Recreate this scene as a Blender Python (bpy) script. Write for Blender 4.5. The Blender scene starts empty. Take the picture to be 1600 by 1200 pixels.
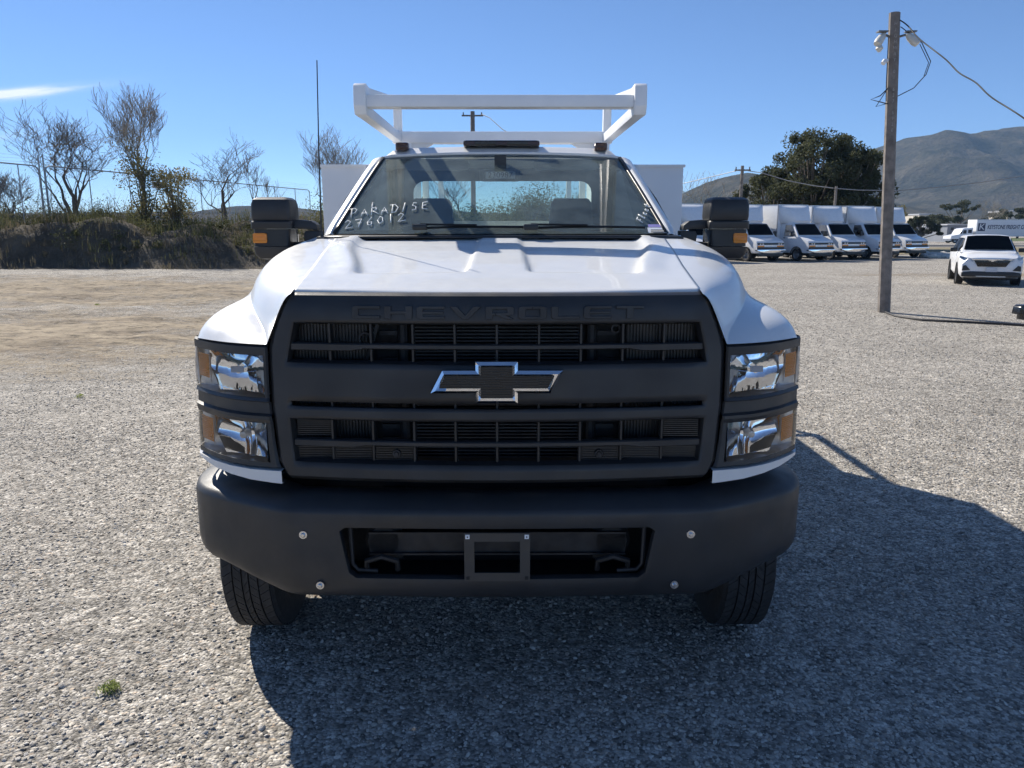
import bpy, bmesh, math, random
import numpy as np
from mathutils import Vector, Matrix, noise

# ------------------------------------------------------------------ camera, sky, sun, exposure
SC = bpy.context.scene
COL = SC.collection
CAM_H, PITCH, FPX = 1.90, math.radians(11.5), 1200.0
cam_data = bpy.data.cameras.new('camera')
cam_data.sensor_width = 36.0
cam_data.lens = 36.0 * FPX / 1600.0
cam_data.clip_start = 0.05
cam_data.clip_end = 9000.0
cam = bpy.data.objects.new('camera', cam_data)
COL.objects.link(cam)
cam.location = (0, 0, CAM_H)
cam.rotation_euler = (math.pi / 2 - PITCH, 0, 0)
SC.camera = cam

SUN_DIR = Vector((-0.85, 1.0, 1.0)).normalized()          # towards the sun
SUN_EL = math.asin(SUN_DIR.z)
SUN_AZ = math.atan2(SUN_DIR.x, SUN_DIR.y)
world = bpy.data.worlds.new('World')
SC.world = world
world.use_nodes = True
wn, wl = world.node_tree.nodes, world.node_tree.links
wn.clear()
sky = wn.new('ShaderNodeTexSky')
sky.sky_type = 'NISHITA'
sky.sun_disc = False
sky.sun_elevation = SUN_EL
sky.sun_rotation = SUN_AZ
sky.altitude = 300
sky.air_density = 0.6
sky.dust_density = 0.0
sky.ozone_density = 6.0
bg = wn.new('ShaderNodeBackground')
bg.inputs['Strength'].default_value = 0.083
wout = wn.new('ShaderNodeOutputWorld')
# thin wisps of cirrus: stretched noise on the direction, only where the streaks run
tc = wn.new('ShaderNodeTexCoord')
def wmath(op, a, b=None, c=None):
    n = wn.new('ShaderNodeMath'); n.operation = op
    for i, v in enumerate((a, b, c)):
        if v is None: continue
        if isinstance(v, (int, float)): n.inputs[i].default_value = v
        else: wl.new(v, n.inputs[i])
    return n.outputs[0]
sep = wn.new('ShaderNodeSeparateXYZ'); wl.new(tc.outputs['Generated'], sep.inputs[0])
az = wmath('ARCTAN2', sep.outputs['X'], sep.outputs['Y'])
el = wmath('ARCSINE', sep.outputs['Z'])
comb = wn.new('ShaderNodeCombineXYZ')
slant = wmath('MULTIPLY_ADD', az, -0.195, el)               # streak axis tilts a little
wl.new(wmath('MULTIPLY', az, 14.0), comb.inputs[0]); wl.new(wmath('MULTIPLY', slant, 110.0), comb.inputs[1])
cn = wn.new('ShaderNodeTexNoise'); cn.inputs['Scale'].default_value = 1.0
cn.inputs['Detail'].default_value = 7; cn.inputs['Roughness'].default_value = 0.62
wl.new(comb.outputs[0], cn.inputs['Vector'])
def streak(a0, s0, wa, ws, amp):
    da = wmath('DIVIDE', wmath('SUBTRACT', az, a0), wa); ds = wmath('DIVIDE', wmath('SUBTRACT', slant, s0), ws)
    q = wmath('ADD', wmath('MULTIPLY', da, da), wmath('MULTIPLY', ds, ds))
    return wmath('MULTIPLY', wmath('EXPONENT', wmath('MULTIPLY', q, -1.0)), amp)
AZ0, EL0 = -0.585, 0.1305
s1 = streak(AZ0, EL0 - 0.195 * AZ0, 0.075, 0.0042, 1.9)
s2 = streak(AZ0, EL0 - 0.195 * AZ0 - 0.040, 0.05, 0.004, 0.3)
s3 = streak(2.4, 0.55, 0.5, 0.03, 0.8)
cl = wmath('ADD', wmath('ADD', s1, s2), s3)
mask = wmath('MULTIPLY', cl, wmath('MULTIPLY_ADD', cn.outputs['Fac'], 3.6, -1.15))
ramp = wn.new('ShaderNodeClamp'); wl.new(mask, ramp.inputs[0])
mix = wn.new('ShaderNodeMix'); mix.data_type = 'RGBA'
wl.new(ramp.outputs[0], mix.inputs['Factor'])
hsv = wn.new('ShaderNodeHueSaturation'); hsv.inputs['Saturation'].default_value = 1.0
wl.new(sky.outputs[0], hsv.inputs['Color'])
wl.new(hsv.outputs[0], mix.inputs['A'])
mix.inputs['B'].default_value = (7.6, 8.0, 8.6, 1)
wl.new(mix.outputs['Result'], bg.inputs['Color'])
wl.new(bg.outputs[0], wout.inputs[0])

sun_data = bpy.data.lights.new('sun', 'SUN')
sun_data.energy = 4.1
sun_data.angle = math.radians(0.53)
sun_data.color = (1.0, 0.93, 0.82)
sun = bpy.data.objects.new('sun', sun_data)
COL.objects.link(sun)
sun.rotation_euler = (-SUN_DIR).to_track_quat('-Z', 'Y').to_euler()
SC.view_settings.view_transform = 'Standard'
SC.view_settings.look = 'None'
SC.view_settings.gamma = 1.0
SC.view_settings.use_curve_mapping = False
SC.view_settings.exposure = 0.9
SC.render.engine = 'CYCLES'
SC.cycles.use_denoising = True
SC.cycles.max_bounces = 6
SC.cycles.use_adaptive_sampling = True
SC.cycles.adaptive_threshold = 0.02
SC.cycles.transparent_max_bounces = 12
SC.cycles.sample_clamp_indirect = 6.0
SC.cycles.volume_bounces = 0

# ------------------------------------------------------------------ helpers
def ray(px, py):
    u, v = (px - 800.0) / FPX, (600.0 - py) / FPX
    c, s = math.cos(PITCH), math.sin(PITCH)
    return Vector((u, c + v * s, -s + v * c))
def at(px, py, D):                      # world point on the photo's ray at ground distance D
    r = ray(px, py)
    return Vector((0, 0, CAM_H)) + r * (D / r.y)
def on_ground(px, py, z=0.0):
    r = ray(px, py)
    return Vector((0, 0, CAM_H)) + r * ((z - CAM_H) / r.z)

class MB:
    """collects shapes; build() links them as ONE mesh object"""
    def __init__(s): s.v = []; s.f = []
    def add(s, v, f):
        o = len(s.v); s.v += [tuple(p) for p in v]; s.f += [tuple(i + o for i in q) for q in f]
        return s
    def box(s, c, d, rot=None, taper=None):
        x, y, z = d[0] / 2, d[1] / 2, d[2] / 2
        vs = [Vector((a * x, b * y, e * z)) for e in (-1, 1) for b in (-1, 1) for a in (-1, 1)]
        if taper:
            for q in vs[4:]: q.x *= taper[0]; q.y *= taper[1]
        if rot is not None: vs = [rot @ q for q in vs]
        c = Vector(c)
        return s.add([q + c for q in vs], [(0, 2, 3, 1), (4, 5, 7, 6), (0, 1, 5, 4), (2, 6, 7, 3), (0, 4, 6, 2), (1, 3, 7, 5)])
    def b2(s, lo, hi): return s.box([(a + b) / 2 for a, b in zip(lo, hi)], [abs(b - a) for a, b in zip(lo, hi)])
    def tube(s, pts, r, k=8, cap=True, close=False):
        pts = [Vector(p) for p in pts]; n = len(pts)
        rs = r if hasattr(r, '__len__') else [r] * n
        o = len(s.v); up = None
        for i, p in enumerate(pts):
            if close: d = (pts[(i + 1) % n] - pts[i - 1])
            else: d = pts[min(i + 1, n - 1)] - pts[max(i - 1, 0)]
            d = d.normalized() if d.length > 1e-9 else Vector((0, 0, 1))
            if up is None: up = Vector((0, 0, 1)) if abs(d.z) < .9 else Vector((0, 1, 0))
            a = d.cross(up)
            if a.length < 1e-5: a = d.cross(Vector((1, .3, 0)))
            a.normalize(); b = a.cross(d); up = b
            for j in range(k):
                t = 2 * math.pi * j / k
                s.v.append(tuple(p + (a * math.cos(t) + b * math.sin(t)) * rs[i]))
        m = n if close else n - 1
        for i in range(m):
            i2 = (i + 1) % n
            for j in range(k):
                j2 = (j + 1) % k
                s.f.append((o + i * k + j, o + i * k + j2, o + i2 * k + j2, o + i2 * k + j))
        if cap and not close:
            s.f.append(tuple(o + j for j in reversed(range(k)))); s.f.append(tuple(o + (n - 1) * k + j for j in range(k)))
        return s
    def beam(s, a, b, w, h, up=(0, 0, 1)):
        a, b = Vector(a), Vector(b); d = (b - a); L = d.length; d.normalize()
        x = d.cross(Vector(up)).normalized(); z = x.cross(d)
        return s.box((a + b) / 2, (w, L, h), Matrix((x, d, z)).transposed())
    def prism(s, poly, d0, d1, axis='y'):
        """poly of 2-D points pushed along an axis: y -> (x,z), x -> (y,z), z -> (x,y)"""
        def mk(p, d): return {'y': (p[0], d, p[1]), 'x': (d, p[0], p[1]), 'z': (p[0], p[1], d)}[axis]
        n = len(poly)
        return s.add([mk(p, d0) for p in poly] + [mk(p, d1) for p in poly],
                     [tuple(range(n)), tuple(reversed(range(n, 2 * n)))] + [(i, i + n, (i + 1) % n + n, (i + 1) % n) for i in range(n)])
    def grid(s, rows, close=False):
        o = len(s.v); n = len(rows[0])
        for r in rows: s.v += [tuple(p) for p in r]
        for i in range(len(rows) - 1):
            for j in range(n if close else n - 1):
                j2 = (j + 1) % n
                s.f.append((o + i * n + j, o + i * n + j2, o + (i + 1) * n + j2, o + (i + 1) * n + j))
        return s
    def lathe(s, prof, c, axis='x', k=32):
        """prof (radius, along) turned about an axis through c"""
        c = Vector(c); rows = []
        for r, a in prof:
            row = []
            for j in range(k):
                t = 2 * math.pi * j / k; p, q = r * math.cos(t), r * math.sin(t)
                row.append(c + Vector({'x': (a, p, q), 'y': (p, a, q), 'z': (p, q, a)}[axis]))
            rows.append(row)
        return s.grid(rows, True)
    def mirror(s):
        n = len(s.v)
        s.v += [(-x, y, z) for x, y, z in s.v[:n]]; s.f += [tuple(i + n for i in reversed(f)) for f in s.f[:]]
        return s
    def build(s, name, m, parent=None, bevel=0, sharp=32, sub=0, solid=0, seg=2, fix=True):
        me = bpy.data.meshes.new(name)
        me.from_pydata(s.v, [], s.f)
        if fix:
            bm = bmesh.new(); bm.from_mesh(me)
            bmesh.ops.remove_doubles(bm, verts=bm.verts, dist=1e-5)
            bmesh.ops.recalc_face_normals(bm, faces=bm.faces)
            if bevel:
                es = [e for e in bm.edges if len(e.link_faces) == 2 and e.calc_face_angle(0) > math.radians(28)]
                bmesh.ops.bevel(bm, geom=es, offset=bevel, segments=seg, profile=.6, affect='EDGES', clamp_overlap=True)
            bm.to_mesh(me); bm.free()
        return link(name, me, m, parent, sharp, sub, solid)
def link(name, me, m, parent=None, sharp=32, sub=0, solid=0):
    me.update()
    o = bpy.data.objects.new(name, me); COL.objects.link(o)
    if isinstance(m, str): m = M[m]
    if m: me.materials.append(m)
    if sharp is not None and len(me.polygons):
        me.polygons.foreach_set('use_smooth', [True] * len(me.polygons))
        if sharp < 180: me.set_sharp_from_angle(angle=math.radians(sharp))
    if solid:
        q = o.modifiers.new('solid', 'SOLIDIFY'); q.thickness = solid; q.offset = -1
    if sub:
        q = o.modifiers.new('sub', 'SUBSURF'); q.levels = sub; q.render_levels = sub
    o.parent = parent
    return o
def bake(o):                             # apply the modifiers
    dg = bpy.context.evaluated_depsgraph_get()
    me = bpy.data.meshes.new_from_object(o.evaluated_get(dg))
    o.modifiers.clear(); o.data = me
def cut(o, *cutters):                    # boolean holes, the cutters are thrown away
    for c in cutters:
        c.parent = o.parent
        q = o.modifiers.new('cut', 'BOOLEAN'); q.operation = 'DIFFERENCE'; q.object = c; q.solver = 'EXACT'
    bpy.context.view_layer.update(); bake(o)
    for c in cutters: bpy.data.objects.remove(c)
    me = o.data
    me.polygons.foreach_set('use_smooth', [True] * len(me.polygons)); me.set_sharp_from_angle(angle=math.radians(32))
def empty(name, loc=(0, 0, 0), rz=0, parent=None):
    o = bpy.data.objects.new(name, None); COL.objects.link(o); o.empty_display_size = .1
    o.location = loc; o.rotation_euler = (0, 0, rz); o.parent = parent
    return o
def tag(o, label=None, cat=None, group=None, kind=None):
    for k, v in (('label', label), ('category', cat), ('group', group), ('kind', kind)):
        if v: o[k] = v
    return o
def copy_tree(o, parent=None):
    c = o.copy(); COL.objects.link(c); c.parent = parent
    for ch in o.children: copy_tree(ch, c)
    return c
def text(name, body, m, parent, loc, rot, size, xs=1.0, ext=0.001, align='CENTER', shear=0.0, bold=0.0):
    cu = bpy.data.curves.new(name, 'FONT'); cu.body = body; cu.size = size; cu.extrude = ext
    cu.align_x = align; cu.align_y = 'CENTER'; cu.shear = shear; cu.offset = bold; cu.materials.append(M[m])
    tmp = bpy.data.objects.new(name, cu); COL.objects.link(tmp); bpy.context.view_layer.update()
    me = bpy.data.meshes.new_from_object(tmp.evaluated_get(bpy.context.evaluated_depsgraph_get())); bpy.data.objects.remove(tmp)
    o = bpy.data.objects.new(name, me); COL.objects.link(o); o.location = loc; o.rotation_euler = rot; o.scale = (xs, 1, 1)
    o.parent = parent
    return o
def rrect(x0, x1, y0, y1, r, n=4):
    out = []
    for cx, cy, a in ((x1 - r, y1 - r, 0), (x0 + r, y1 - r, 90), (x0 + r, y0 + r, 180), (x1 - r, y0 + r, 270)):
        for i in range(n + 1):
            t = math.radians(a + 90 * i / n); out.append((cx + r * math.cos(t), cy + r * math.sin(t)))
    return out
def lerp(a, b, t): return a + (b - a) * t
def interp(x, xs, ys): return float(np.interp(x, xs, ys))
def sstep(a, b, x):
    t = min(1, max(0, (x - a) / (b - a))); return t * t * (3 - 2 * t)

# ------------------------------------------------------------------ materials
M = {}
class NT:
    def __init__(s, name):
        s.m = bpy.data.materials.new(name); s.m.use_nodes = True; s.n = s.m.node_tree.nodes; s.l = s.m.node_tree.links
        s.b = s.n['Principled BSDF']; s.out = s.n['Material Output']; M[name] = s.m
    def new(s, t, **kw):
        q = s.n.new(t)
        for k, v in kw.items():
            if k in q.inputs: q.inputs[k].default_value = v
            else: setattr(q, k, v)
        return q
    def con(s, a, b): s.l.new(a, b)
    def coord(s, kind='Object', scale=1):
        c = s.new('ShaderNodeTexCoord'); mp = s.new('ShaderNodeMapping')
        mp.inputs['Scale'].default_value = (scale,) * 3 if not hasattr(scale, '__len__') else scale
        s.con(c.outputs[kind], mp.inputs[0]); return mp.outputs[0]
    def noise(s, vec, scale, detail=4, rough=.55):
        q = s.new('ShaderNodeTexNoise'); q.inputs['Scale'].default_value = scale; q.inputs['Detail'].default_value = detail
        q.inputs['Roughness'].default_value = rough; s.con(vec, q.inputs['Vector']); return q.outputs['Fac']
    def ramp(s, fac, stops):
        q = s.new('ShaderNodeValToRGB'); e = q.color_ramp.elements
        while len(e) < len(stops): e.new(.5)
        for i, (p, c) in enumerate(stops):
            e[i].position = p; e[i].color = (*c, 1) if hasattr(c, '__len__') else (c, c, c, 1)
        s.con(fac, q.inputs[0]); return q.outputs[0]
    def mixc(s, fac, a, b, mode='MIX'):
        q = s.new('ShaderNodeMix'); q.data_type = 'RGBA'; q.blend_type = mode
        for k, v in (('Factor', fac), ('A', a), ('B', b)):
            if hasattr(v, 'is_linked') or hasattr(v, 'links'): s.con(v, q.inputs[k])
            elif hasattr(v, '__len__'): q.inputs[k].default_value = (*v, 1)
            else: q.inputs[k].default_value = v
        return q.outputs['Result']
    def math(s, op, a, b=None, c=None):
        q = s.new('ShaderNodeMath'); q.operation = op
        for i, v in enumerate((a, b, c)):
            if v is None: continue
            if isinstance(v, (int, float)): q.inputs[i].default_value = v
            else: s.con(v, q.inputs[i])
        return q.outputs[0]
    def bump(s, h, strength=.3, dist=.01, normal=None):
        q = s.new('ShaderNodeBump'); q.inputs['Strength'].default_value = strength; q.inputs['Distance'].default_value = dist
        s.con(h, q.inputs['Height'])
        if normal: s.con(normal, q.inputs['Normal'])
        s.con(q.outputs[0], s.b.inputs['Normal']); return q.outputs[0]
def mat(name, col, rough=.5, metal=0, var=.12, scale=8, bump=0, bscale=120, coat=0, spec=.5, rvar=.08):
    t = NT(name); vec = t.coord()
    f = t.noise(vec, scale)
    lo = tuple(c * (1 - var) for c in col); hi = tuple(min(1, c * (1 + var)) for c in col)
    t.con(t.ramp(f, [(.3, lo), (.7, hi)]), t.b.inputs['Base Color'])
    t.con(t.ramp(t.noise(vec, scale * 2.3), [(.3, max(.02, rough - rvar)), (.7, min(1, rough + rvar))]), t.b.inputs['Roughness'])
    t.b.inputs['Metallic'].default_value = metal
    t.b.inputs['Specular IOR Level'].default_value = spec
    if coat: t.b.inputs['Coat Weight'].default_value = coat; t.b.inputs['Coat Roughness'].default_value = .03
    if bump: t.bump(t.noise(vec, bscale, 3), bump, .004)
    return t
mat('white_paint', (.70, .71, .715), .36, coat=.35, var=.02, rvar=.05)
mat('white_plain', (.80, .81, .82), .42, var=.03)
mat('white_body', (.80, .81, .82), .45, var=.04, scale=2)
mat('van_paint', (.76, .77, .79), .35, coat=.4, var=.03, scale=1)
t = mat('black_plastic', (.025, .026, .029), .46, var=.30, scale=3, bump=.16, bscale=420, rvar=.12)
_p = t.coord(); _old = t.b.inputs['Base Color'].links[0].from_socket      # a film of road dust, thicker in drifts
t.con(t.mixc(t.ramp(t.noise(_p, 2.2, 8, .72), [(.48, 0.0), (.82, .13)]), _old, (.16, .145, .125)), t.b.inputs['Base Color'])
mat('black_gloss', (.012, .013, .015), .22, var=.1)
mat('black_satin', (.018, .019, .021), .4, var=.2)
mat('dark_metal', (.035, .036, .040), .5, .6, var=.3, scale=14)
mat('under_black', (.012, .012, .013), .7, var=.4, scale=10)
mat('alloy', (.42, .43, .45), .38, .9, var=.2, scale=20)
mat('radiator', (.045, .047, .052), .55, .5, var=.2)
mat('chrome', (.86, .87, .89), .05, 1, var=.01, rvar=.02)
mat('reflector', (.90, .91, .93), .07, 1, var=.02, rvar=.03)
mat('bolt_steel', (.62, .63, .65), .25, 1, var=.05)
mat('rubber', (.026, .026, .028), .75, var=.3, scale=30, bump=.2, bscale=200)
mat('seat_fabric', (.035, .037, .042), .8, var=.2, bump=.2)
mat('interior_dark', (.035, .037, .04), .7, var=.2)
mat('headliner', (.42, .42, .42), .9, var=.05)
mat('chalk', (.85, .86, .84), .8, var=.05)
mat('paper', (.93, .94, .95), .7, var=.04)
mat('paper_violet', (.42, .36, .72), .7, var=.05)
mat('ink', (.03, .03, .04), .7)
mat('wood_pole', (.20, .175, .155), .85, var=.35, scale=6, bump=.5, bscale=40)
mat('wire_black', (.02, .02, .022), .6)
mat('wire_grey', (.30, .30, .31), .5, .4)
mat('galvanised', (.34, .35, .36), .5, .7, var=.2)
mat('steel_grey', (.16, .17, .18), .6, .2)
mat('trailer_white', (.74, .75, .76), .45, var=.05, scale=.4)
mat('navy_print', (.03, .045, .09), .6)
mat('roof_grey', (.42, .43, .45), .6, var=.08, scale=.3)
mat('wall_blue_grey', (.20, .22, .26), .7, var=.1, scale=.3)
mat('wall_cream', (.55, .50, .42), .7, var=.1, scale=.3)
mat('rock_white', (.52, .50, .46), .85, var=.25, scale=3, bump=.6, bscale=9)
mat('plate_grey', (.55, .56, .60), .5, var=.1)
mat('insulator', (.62, .61, .56), .4)
mat('pole_mark', (.36, .34, .32), .7)
mat('bracket_plastic', (.055, .05, .046), .5)
t = mat('bark', (.16, .135, .11), .9, var=.4, scale=5, bump=.5, bscale=30)
t = mat('bark_pale', (.27, .24, .20), .9, var=.35, scale=5)
def leaf_mat(name, a, b, scale=.7, trans=.25):
    t = NT(name); vec = t.coord('Object')
    f = t.noise(vec, scale, 5, .65)
    col = t.ramp(f, [(.28, a), (.72, b)])
    t.con(col, t.b.inputs['Base Color']); t.b.inputs['Roughness'].default_value = .7
    t.b.inputs['Specular IOR Level'].default_value = .25
    tr = t.new('ShaderNodeBsdfTranslucent'); t.con(col, tr.inputs[0])
    mx = t.new('ShaderNodeMixShader'); mx.inputs[0].default_value = trans
    t.con(t.b.outputs[0], mx.inputs[1]); t.con(tr.outputs[0], mx.inputs[2]); t.con(mx.outputs[0], t.out.inputs[0])
leaf_mat('leaf_evergreen', (.035, .045, .022), (.12, .125, .065), .9, .4)
leaf_mat('leaf_olive', (.13, .12, .05), (.27, .235, .11), .7, .5)
leaf_mat('leaf_grey', (.055, .068, .04), (.11, .12, .08))
leaf_mat('scrub_leaf', (.045, .056, .024), (.17, .165, .075), .45, .42)
leaf_mat('dry_grass', (.11, .095, .06), (.26, .215, .14), .5, .35)
leaf_mat('weed_leaf', (.17, .22, .06), (.36, .40, .14), 30, .4)
def glass_mat(name, tint, refl_ior=1.5, dirt=0.0, rough=.0, gain=1.0):
    """clear pane: see-through tint with a mirror coat that follows the angle of view"""
    t = NT(name); t.n.remove(t.b)
    tr = t.new('ShaderNodeBsdfTransparent'); tr.inputs[0].default_value = (*tint, 1)
    gl = t.new('ShaderNodeBsdfGlossy'); gl.inputs['Roughness'].default_value = rough
    fr = t.new('ShaderNodeFresnel'); fr.inputs[0].default_value = refl_ior
    fac = fr.outputs[0]
    if gain != 1: fac = t.math('MULTIPLY', fac, gain)
    mx = t.new('ShaderNodeMixShader'); t.con(fac, mx.inputs[0]); t.con(tr.outputs[0], mx.inputs[1]); t.con(gl.outputs[0], mx.inputs[2])
    last = mx.outputs[0]
    if dirt:
        df = t.new('ShaderNodeBsdfDiffuse'); df.inputs[0].default_value = (.46, .56, .55, 1)  # dirt film, also brightening the pane with pale reflections put into its colour
        vec = t.coord(); f = t.ramp(t.noise(vec, 5, 6, .7), [(.35, dirt * .4), (.75, dirt)])
        m2 = t.new('ShaderNodeMixShader'); t.con(f, m2.inputs[0]); t.con(last, m2.inputs[1]); t.con(df.outputs[0], m2.inputs[2]); last = m2.outputs[0]
    t.con(last, t.out.inputs[0])
glass_mat('windscreen_glass', (.86, .96, .92), 1.45, .30)
glass_mat('side_glass', (.84, .90, .88), 1.4)
glass_mat('lens_clear', (.95, .96, .97), 1.45)
glass_mat('van_glass', (.10, .12, .13), 1.45, gain=.55)
def lens_mat(name, col):
    t = NT(name); t.b.inputs['Base Color'].default_value = (*col, 1); t.b.inputs['Roughness'].default_value = .18
    vec = t.coord(scale=(1, 1, 1)); w = t.new('ShaderNodeTexWave'); w.inputs['Scale'].default_value = 40; t.con(vec, w.inputs['Vector'])
    w.bands_direction = 'Z'
    t.bump(w.outputs['Fac'], .5, .004)
    t.b.inputs['Coat Weight'].default_value = .6
lens_mat('amber', (.80, .27, .03))
lens_mat('amber_dark', (.05, .014, .004))

# ground sheets
t = NT('gravel'); P = t.coord('Object')
v1 = t.new('ShaderNodeTexVoronoi'); v1.inputs['Scale'].default_value = 72; t.con(P, v1.inputs['Vector'])
v2 = t.new('ShaderNodeTexVoronoi'); v2.inputs['Scale'].default_value = 24; t.con(P, v2.inputs['Vector'])
hs = t.new('ShaderNodeSeparateColor'); t.con(v1.outputs['Color'], hs.inputs[0])
h2 = t.new('ShaderNodeSeparateColor'); t.con(v2.outputs['Color'], h2.inputs[0])
stone = t.ramp(hs.outputs[0], [(0, (.16, .15, .135)), (.3, (.30, .28, .245)), (.65, (.44, .41, .365)), (.9, (.60, .565, .505)), (1, (.44, .36, .28))])
gap = t.ramp(v1.outputs['Distance'], [(.0, 1.0), (.55, .95), (.9, .72)])
col = t.mixc(1.0, stone, gap, 'MULTIPLY')
col = t.mixc(1.0, col, t.ramp(h2.outputs[0], [(0, .72), (1, 1.25)]), 'MULTIPLY')          # hand-sized drifts of lighter and darker stone
col = t.mixc(1.0, col, t.ramp(t.noise(P, 4.5, 5, .78), [(.28, .62), (.72, 1.32)]), 'MULTIPLY')
big = t.noise(P, .16, 6, .62)
mid = t.noise(P, 1.1, 5, .72)
fine = t.noise(P, 60, 2, .7)
dirtc = t.ramp(t.noise(P, 2.4, 6, .78), [(.28, (.17, .135, .09)), (.48, (.31, .25, .17)), (.72, (.44, .36, .25))])
cm = t.new('ShaderNodeMapping'); cm.inputs['Scale'].default_value = (.7, 1.6, 1); t.con(P, cm.inputs[0])
clod = t.ramp(t.noise(cm.outputs[0], 5.5, 5, .7), [(.36, .38), (.47, 1.0)])                      # clods, leaf litter and wheel scuffs
dirtc = t.mixc(1.0, dirtc, clod, 'MULTIPLY')
sx = t.new('ShaderNodeSeparateXYZ'); t.con(P, sx.inputs[0])
def blob(cx, cy, rx, ry):
    a = t.math('DIVIDE', t.math('SUBTRACT', sx.outputs[0], cx), rx); b = t.math('DIVIDE', t.math('SUBTRACT', sx.outputs[1], cy), ry)
    return t.math('MAXIMUM', t.math('SUBTRACT', 1.0, t.math('ADD', t.math('MULTIPLY', a, a), t.math('MULTIPLY', b, b))), -.35)
# where the stone has worn off: a field of earth west of the truck plus thin spots along the lane
patch = t.math('MAXIMUM', t.math('MAXIMUM', blob(-17, 23.5, 17, 8.5), blob(-9.5, 13.0, 7.5, 5.5)), t.math('MAXIMUM', blob(14, 12.0, 5, .9), blob(26, 32, 14, 2.0)))
# tyre tracks bend through the dirt
tw = t.new('ShaderNodeMapping'); t.con(P, tw.inputs[0]); tw.inputs['Rotation'].default_value = (0, 0, .35)
ws = t.new('ShaderNodeTexNoise'); ws.inputs['Scale'].default_value = 1.0; ws.inputs['Detail'].default_value = 6; ws.inputs['Roughness'].default_value = .6
tm = t.new('ShaderNodeMapping'); tm.inputs['Scale'].default_value = (.16, 1.1, 1); tm.inputs['Rotation'].default_value = (0, 0, -.18)
wp = t.new('ShaderNodeTexNoise'); wp.inputs['Scale'].default_value = .11; wp.inputs['Detail'].default_value = 2; t.con(P, wp.inputs['Vector'])
wv = t.new('ShaderNodeVectorMath'); wv.operation = 'MULTIPLY_ADD'; t.con(wp.outputs['Color'], wv.inputs[0]); wv.inputs[1].default_value = (9, 9, 0); t.con(P, wv.inputs[2])
t.con(wv.outputs[0], tm.inputs[0]); t.con(tm.outputs[0], ws.inputs['Vector'])
d = t.math('ADD', t.math('MULTIPLY', patch, .8), t.math('MULTIPLY_ADD', big, 1.6, -.79))
d = t.math('ADD', d, t.math('MULTIPLY_ADD', mid, 1.3, -.65))
d = t.math('ADD', d, t.math('MULTIPLY_ADD', ws.outputs['Fac'], .8, -.40))
d = t.math('ADD', d, t.math('MULTIPLY_ADD', t.noise(P, 9.0, 4, .75), 1.0, -.5))
dm = t.ramp(d, [(.20, 0.0), (.70, .9)])
tone = t.ramp(t.noise(P, .45, 6, .65), [(.25, .80), (.75, 1.16)])
g2 = t.mixc(1.0, col, tone, 'MULTIPLY')
dirt2 = t.mixc(t.ramp(ws.outputs['Fac'], [(.42, .75), (.55, 0.0)]), dirtc, t.mixc(1.0, dirtc, (.55, .52, .50), 'MULTIPLY'))
full = t.mixc(dm, g2, dirt2)
t.con(full, t.b.inputs['Base Color']); t.b.inputs['Roughness'].default_value = .92; t.b.inputs['Specular IOR Level'].default_value = .2
h1 = t.math('SUBTRACT', 1.0, v1.outputs['Distance'])
h = t.math('ADD', t.math('MULTIPLY', h1, t.math('SUBTRACT', 1.0, t.math('MULTIPLY', dm, .75))), t.math('MULTIPLY', fine, .5))
h = t.math('ADD', h, t.math('MULTIPLY', t.math('SUBTRACT', 1.0, v2.outputs['Distance']), 1.2))
h = t.math('ADD', h, t.math('MULTIPLY', t.noise(P, 2.6, 5, .72), 3.0))
h = t.math('ADD', h, t.math('MULTIPLY', t.math('MULTIPLY', t.math('ADD', ws.outputs['Fac'], clod), dm), 3.2))
t.bump(h, .85, .008)
t = NT('stone'); oi = t.new('ShaderNodeObjectInfo')
stone = t.ramp(oi.outputs['Random'], [(0, (.20, .19, .17)), (.2, (.38, .355, .315)), (.5, (.56, .525, .47)), (.75, (.68, .64, .58)), (.9, (.80, .765, .70)), (1, (.55, .43, .33))])
vec = t.coord('Object'); t.con(t.mixc(.5, stone, t.ramp(t.noise(vec, 3.0, 5), [(.3, .6), (.7, 1.3)]), 'MULTIPLY'), t.b.inputs['Base Color'])
t.b.inputs['Roughness'].default_value = .85; t.b.inputs['Specular IOR Level'].default_value = .3
t.bump(t.noise(vec, 4, 4), .5, .3)
t = NT('bank_soil'); P = t.coord('Object')
c1 = t.ramp(t.noise(P, .8, 7, .65), [(.3, (.055, .045, .032)), (.55, (.12, .097, .068)), (.8, (.20, .16, .115))])
t.con(c1, t.b.inputs['Base Color']); t.b.inputs['Roughness'].default_value = .95
t.bump(t.noise(P, 3.5, 8, .7), 1.0, .25)
t = NT('chaparral'); P = t.coord('Object')
c1 = t.ramp(t.noise(P, .012, 8, .62), [(.3, (.050, .052, .036)), (.5, (.100, .092, .066)), (.66, (.16, .138, .10)), (.85, (.26, .21, .155))])
c2 = t.mixc(.5, c1, t.ramp(t.noise(P, .09, 5, .7), [(.3, .55), (.7, 1.35)]), 'MULTIPLY')
t.con(c2, t.b.inputs['Base Color']); t.b.inputs['Roughness'].default_value = 1; t.b.inputs['Specular IOR Level'].default_value = 0
t.bump(t.noise(P, .03, 8, .7), 1.0, 18)
mat('asphalt', (.07, .07, .072), .9, var=.15, scale=.5)
mat('verge_grass', (.11, .14, .045), .9, var=.3, scale=.3)
mat('weedy_soil', (.20, .17, .10), .95, var=.3, scale=.4)
# ------------------------------------------------------------------ the white work truck
R = random.Random(5)
TR = empty('work_truck', (-0.056, 2.72, 0), math.radians(0.25))
tag(TR, 'white medium duty work truck with black grille and white overhead ladder rack', 'truck')

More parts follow.
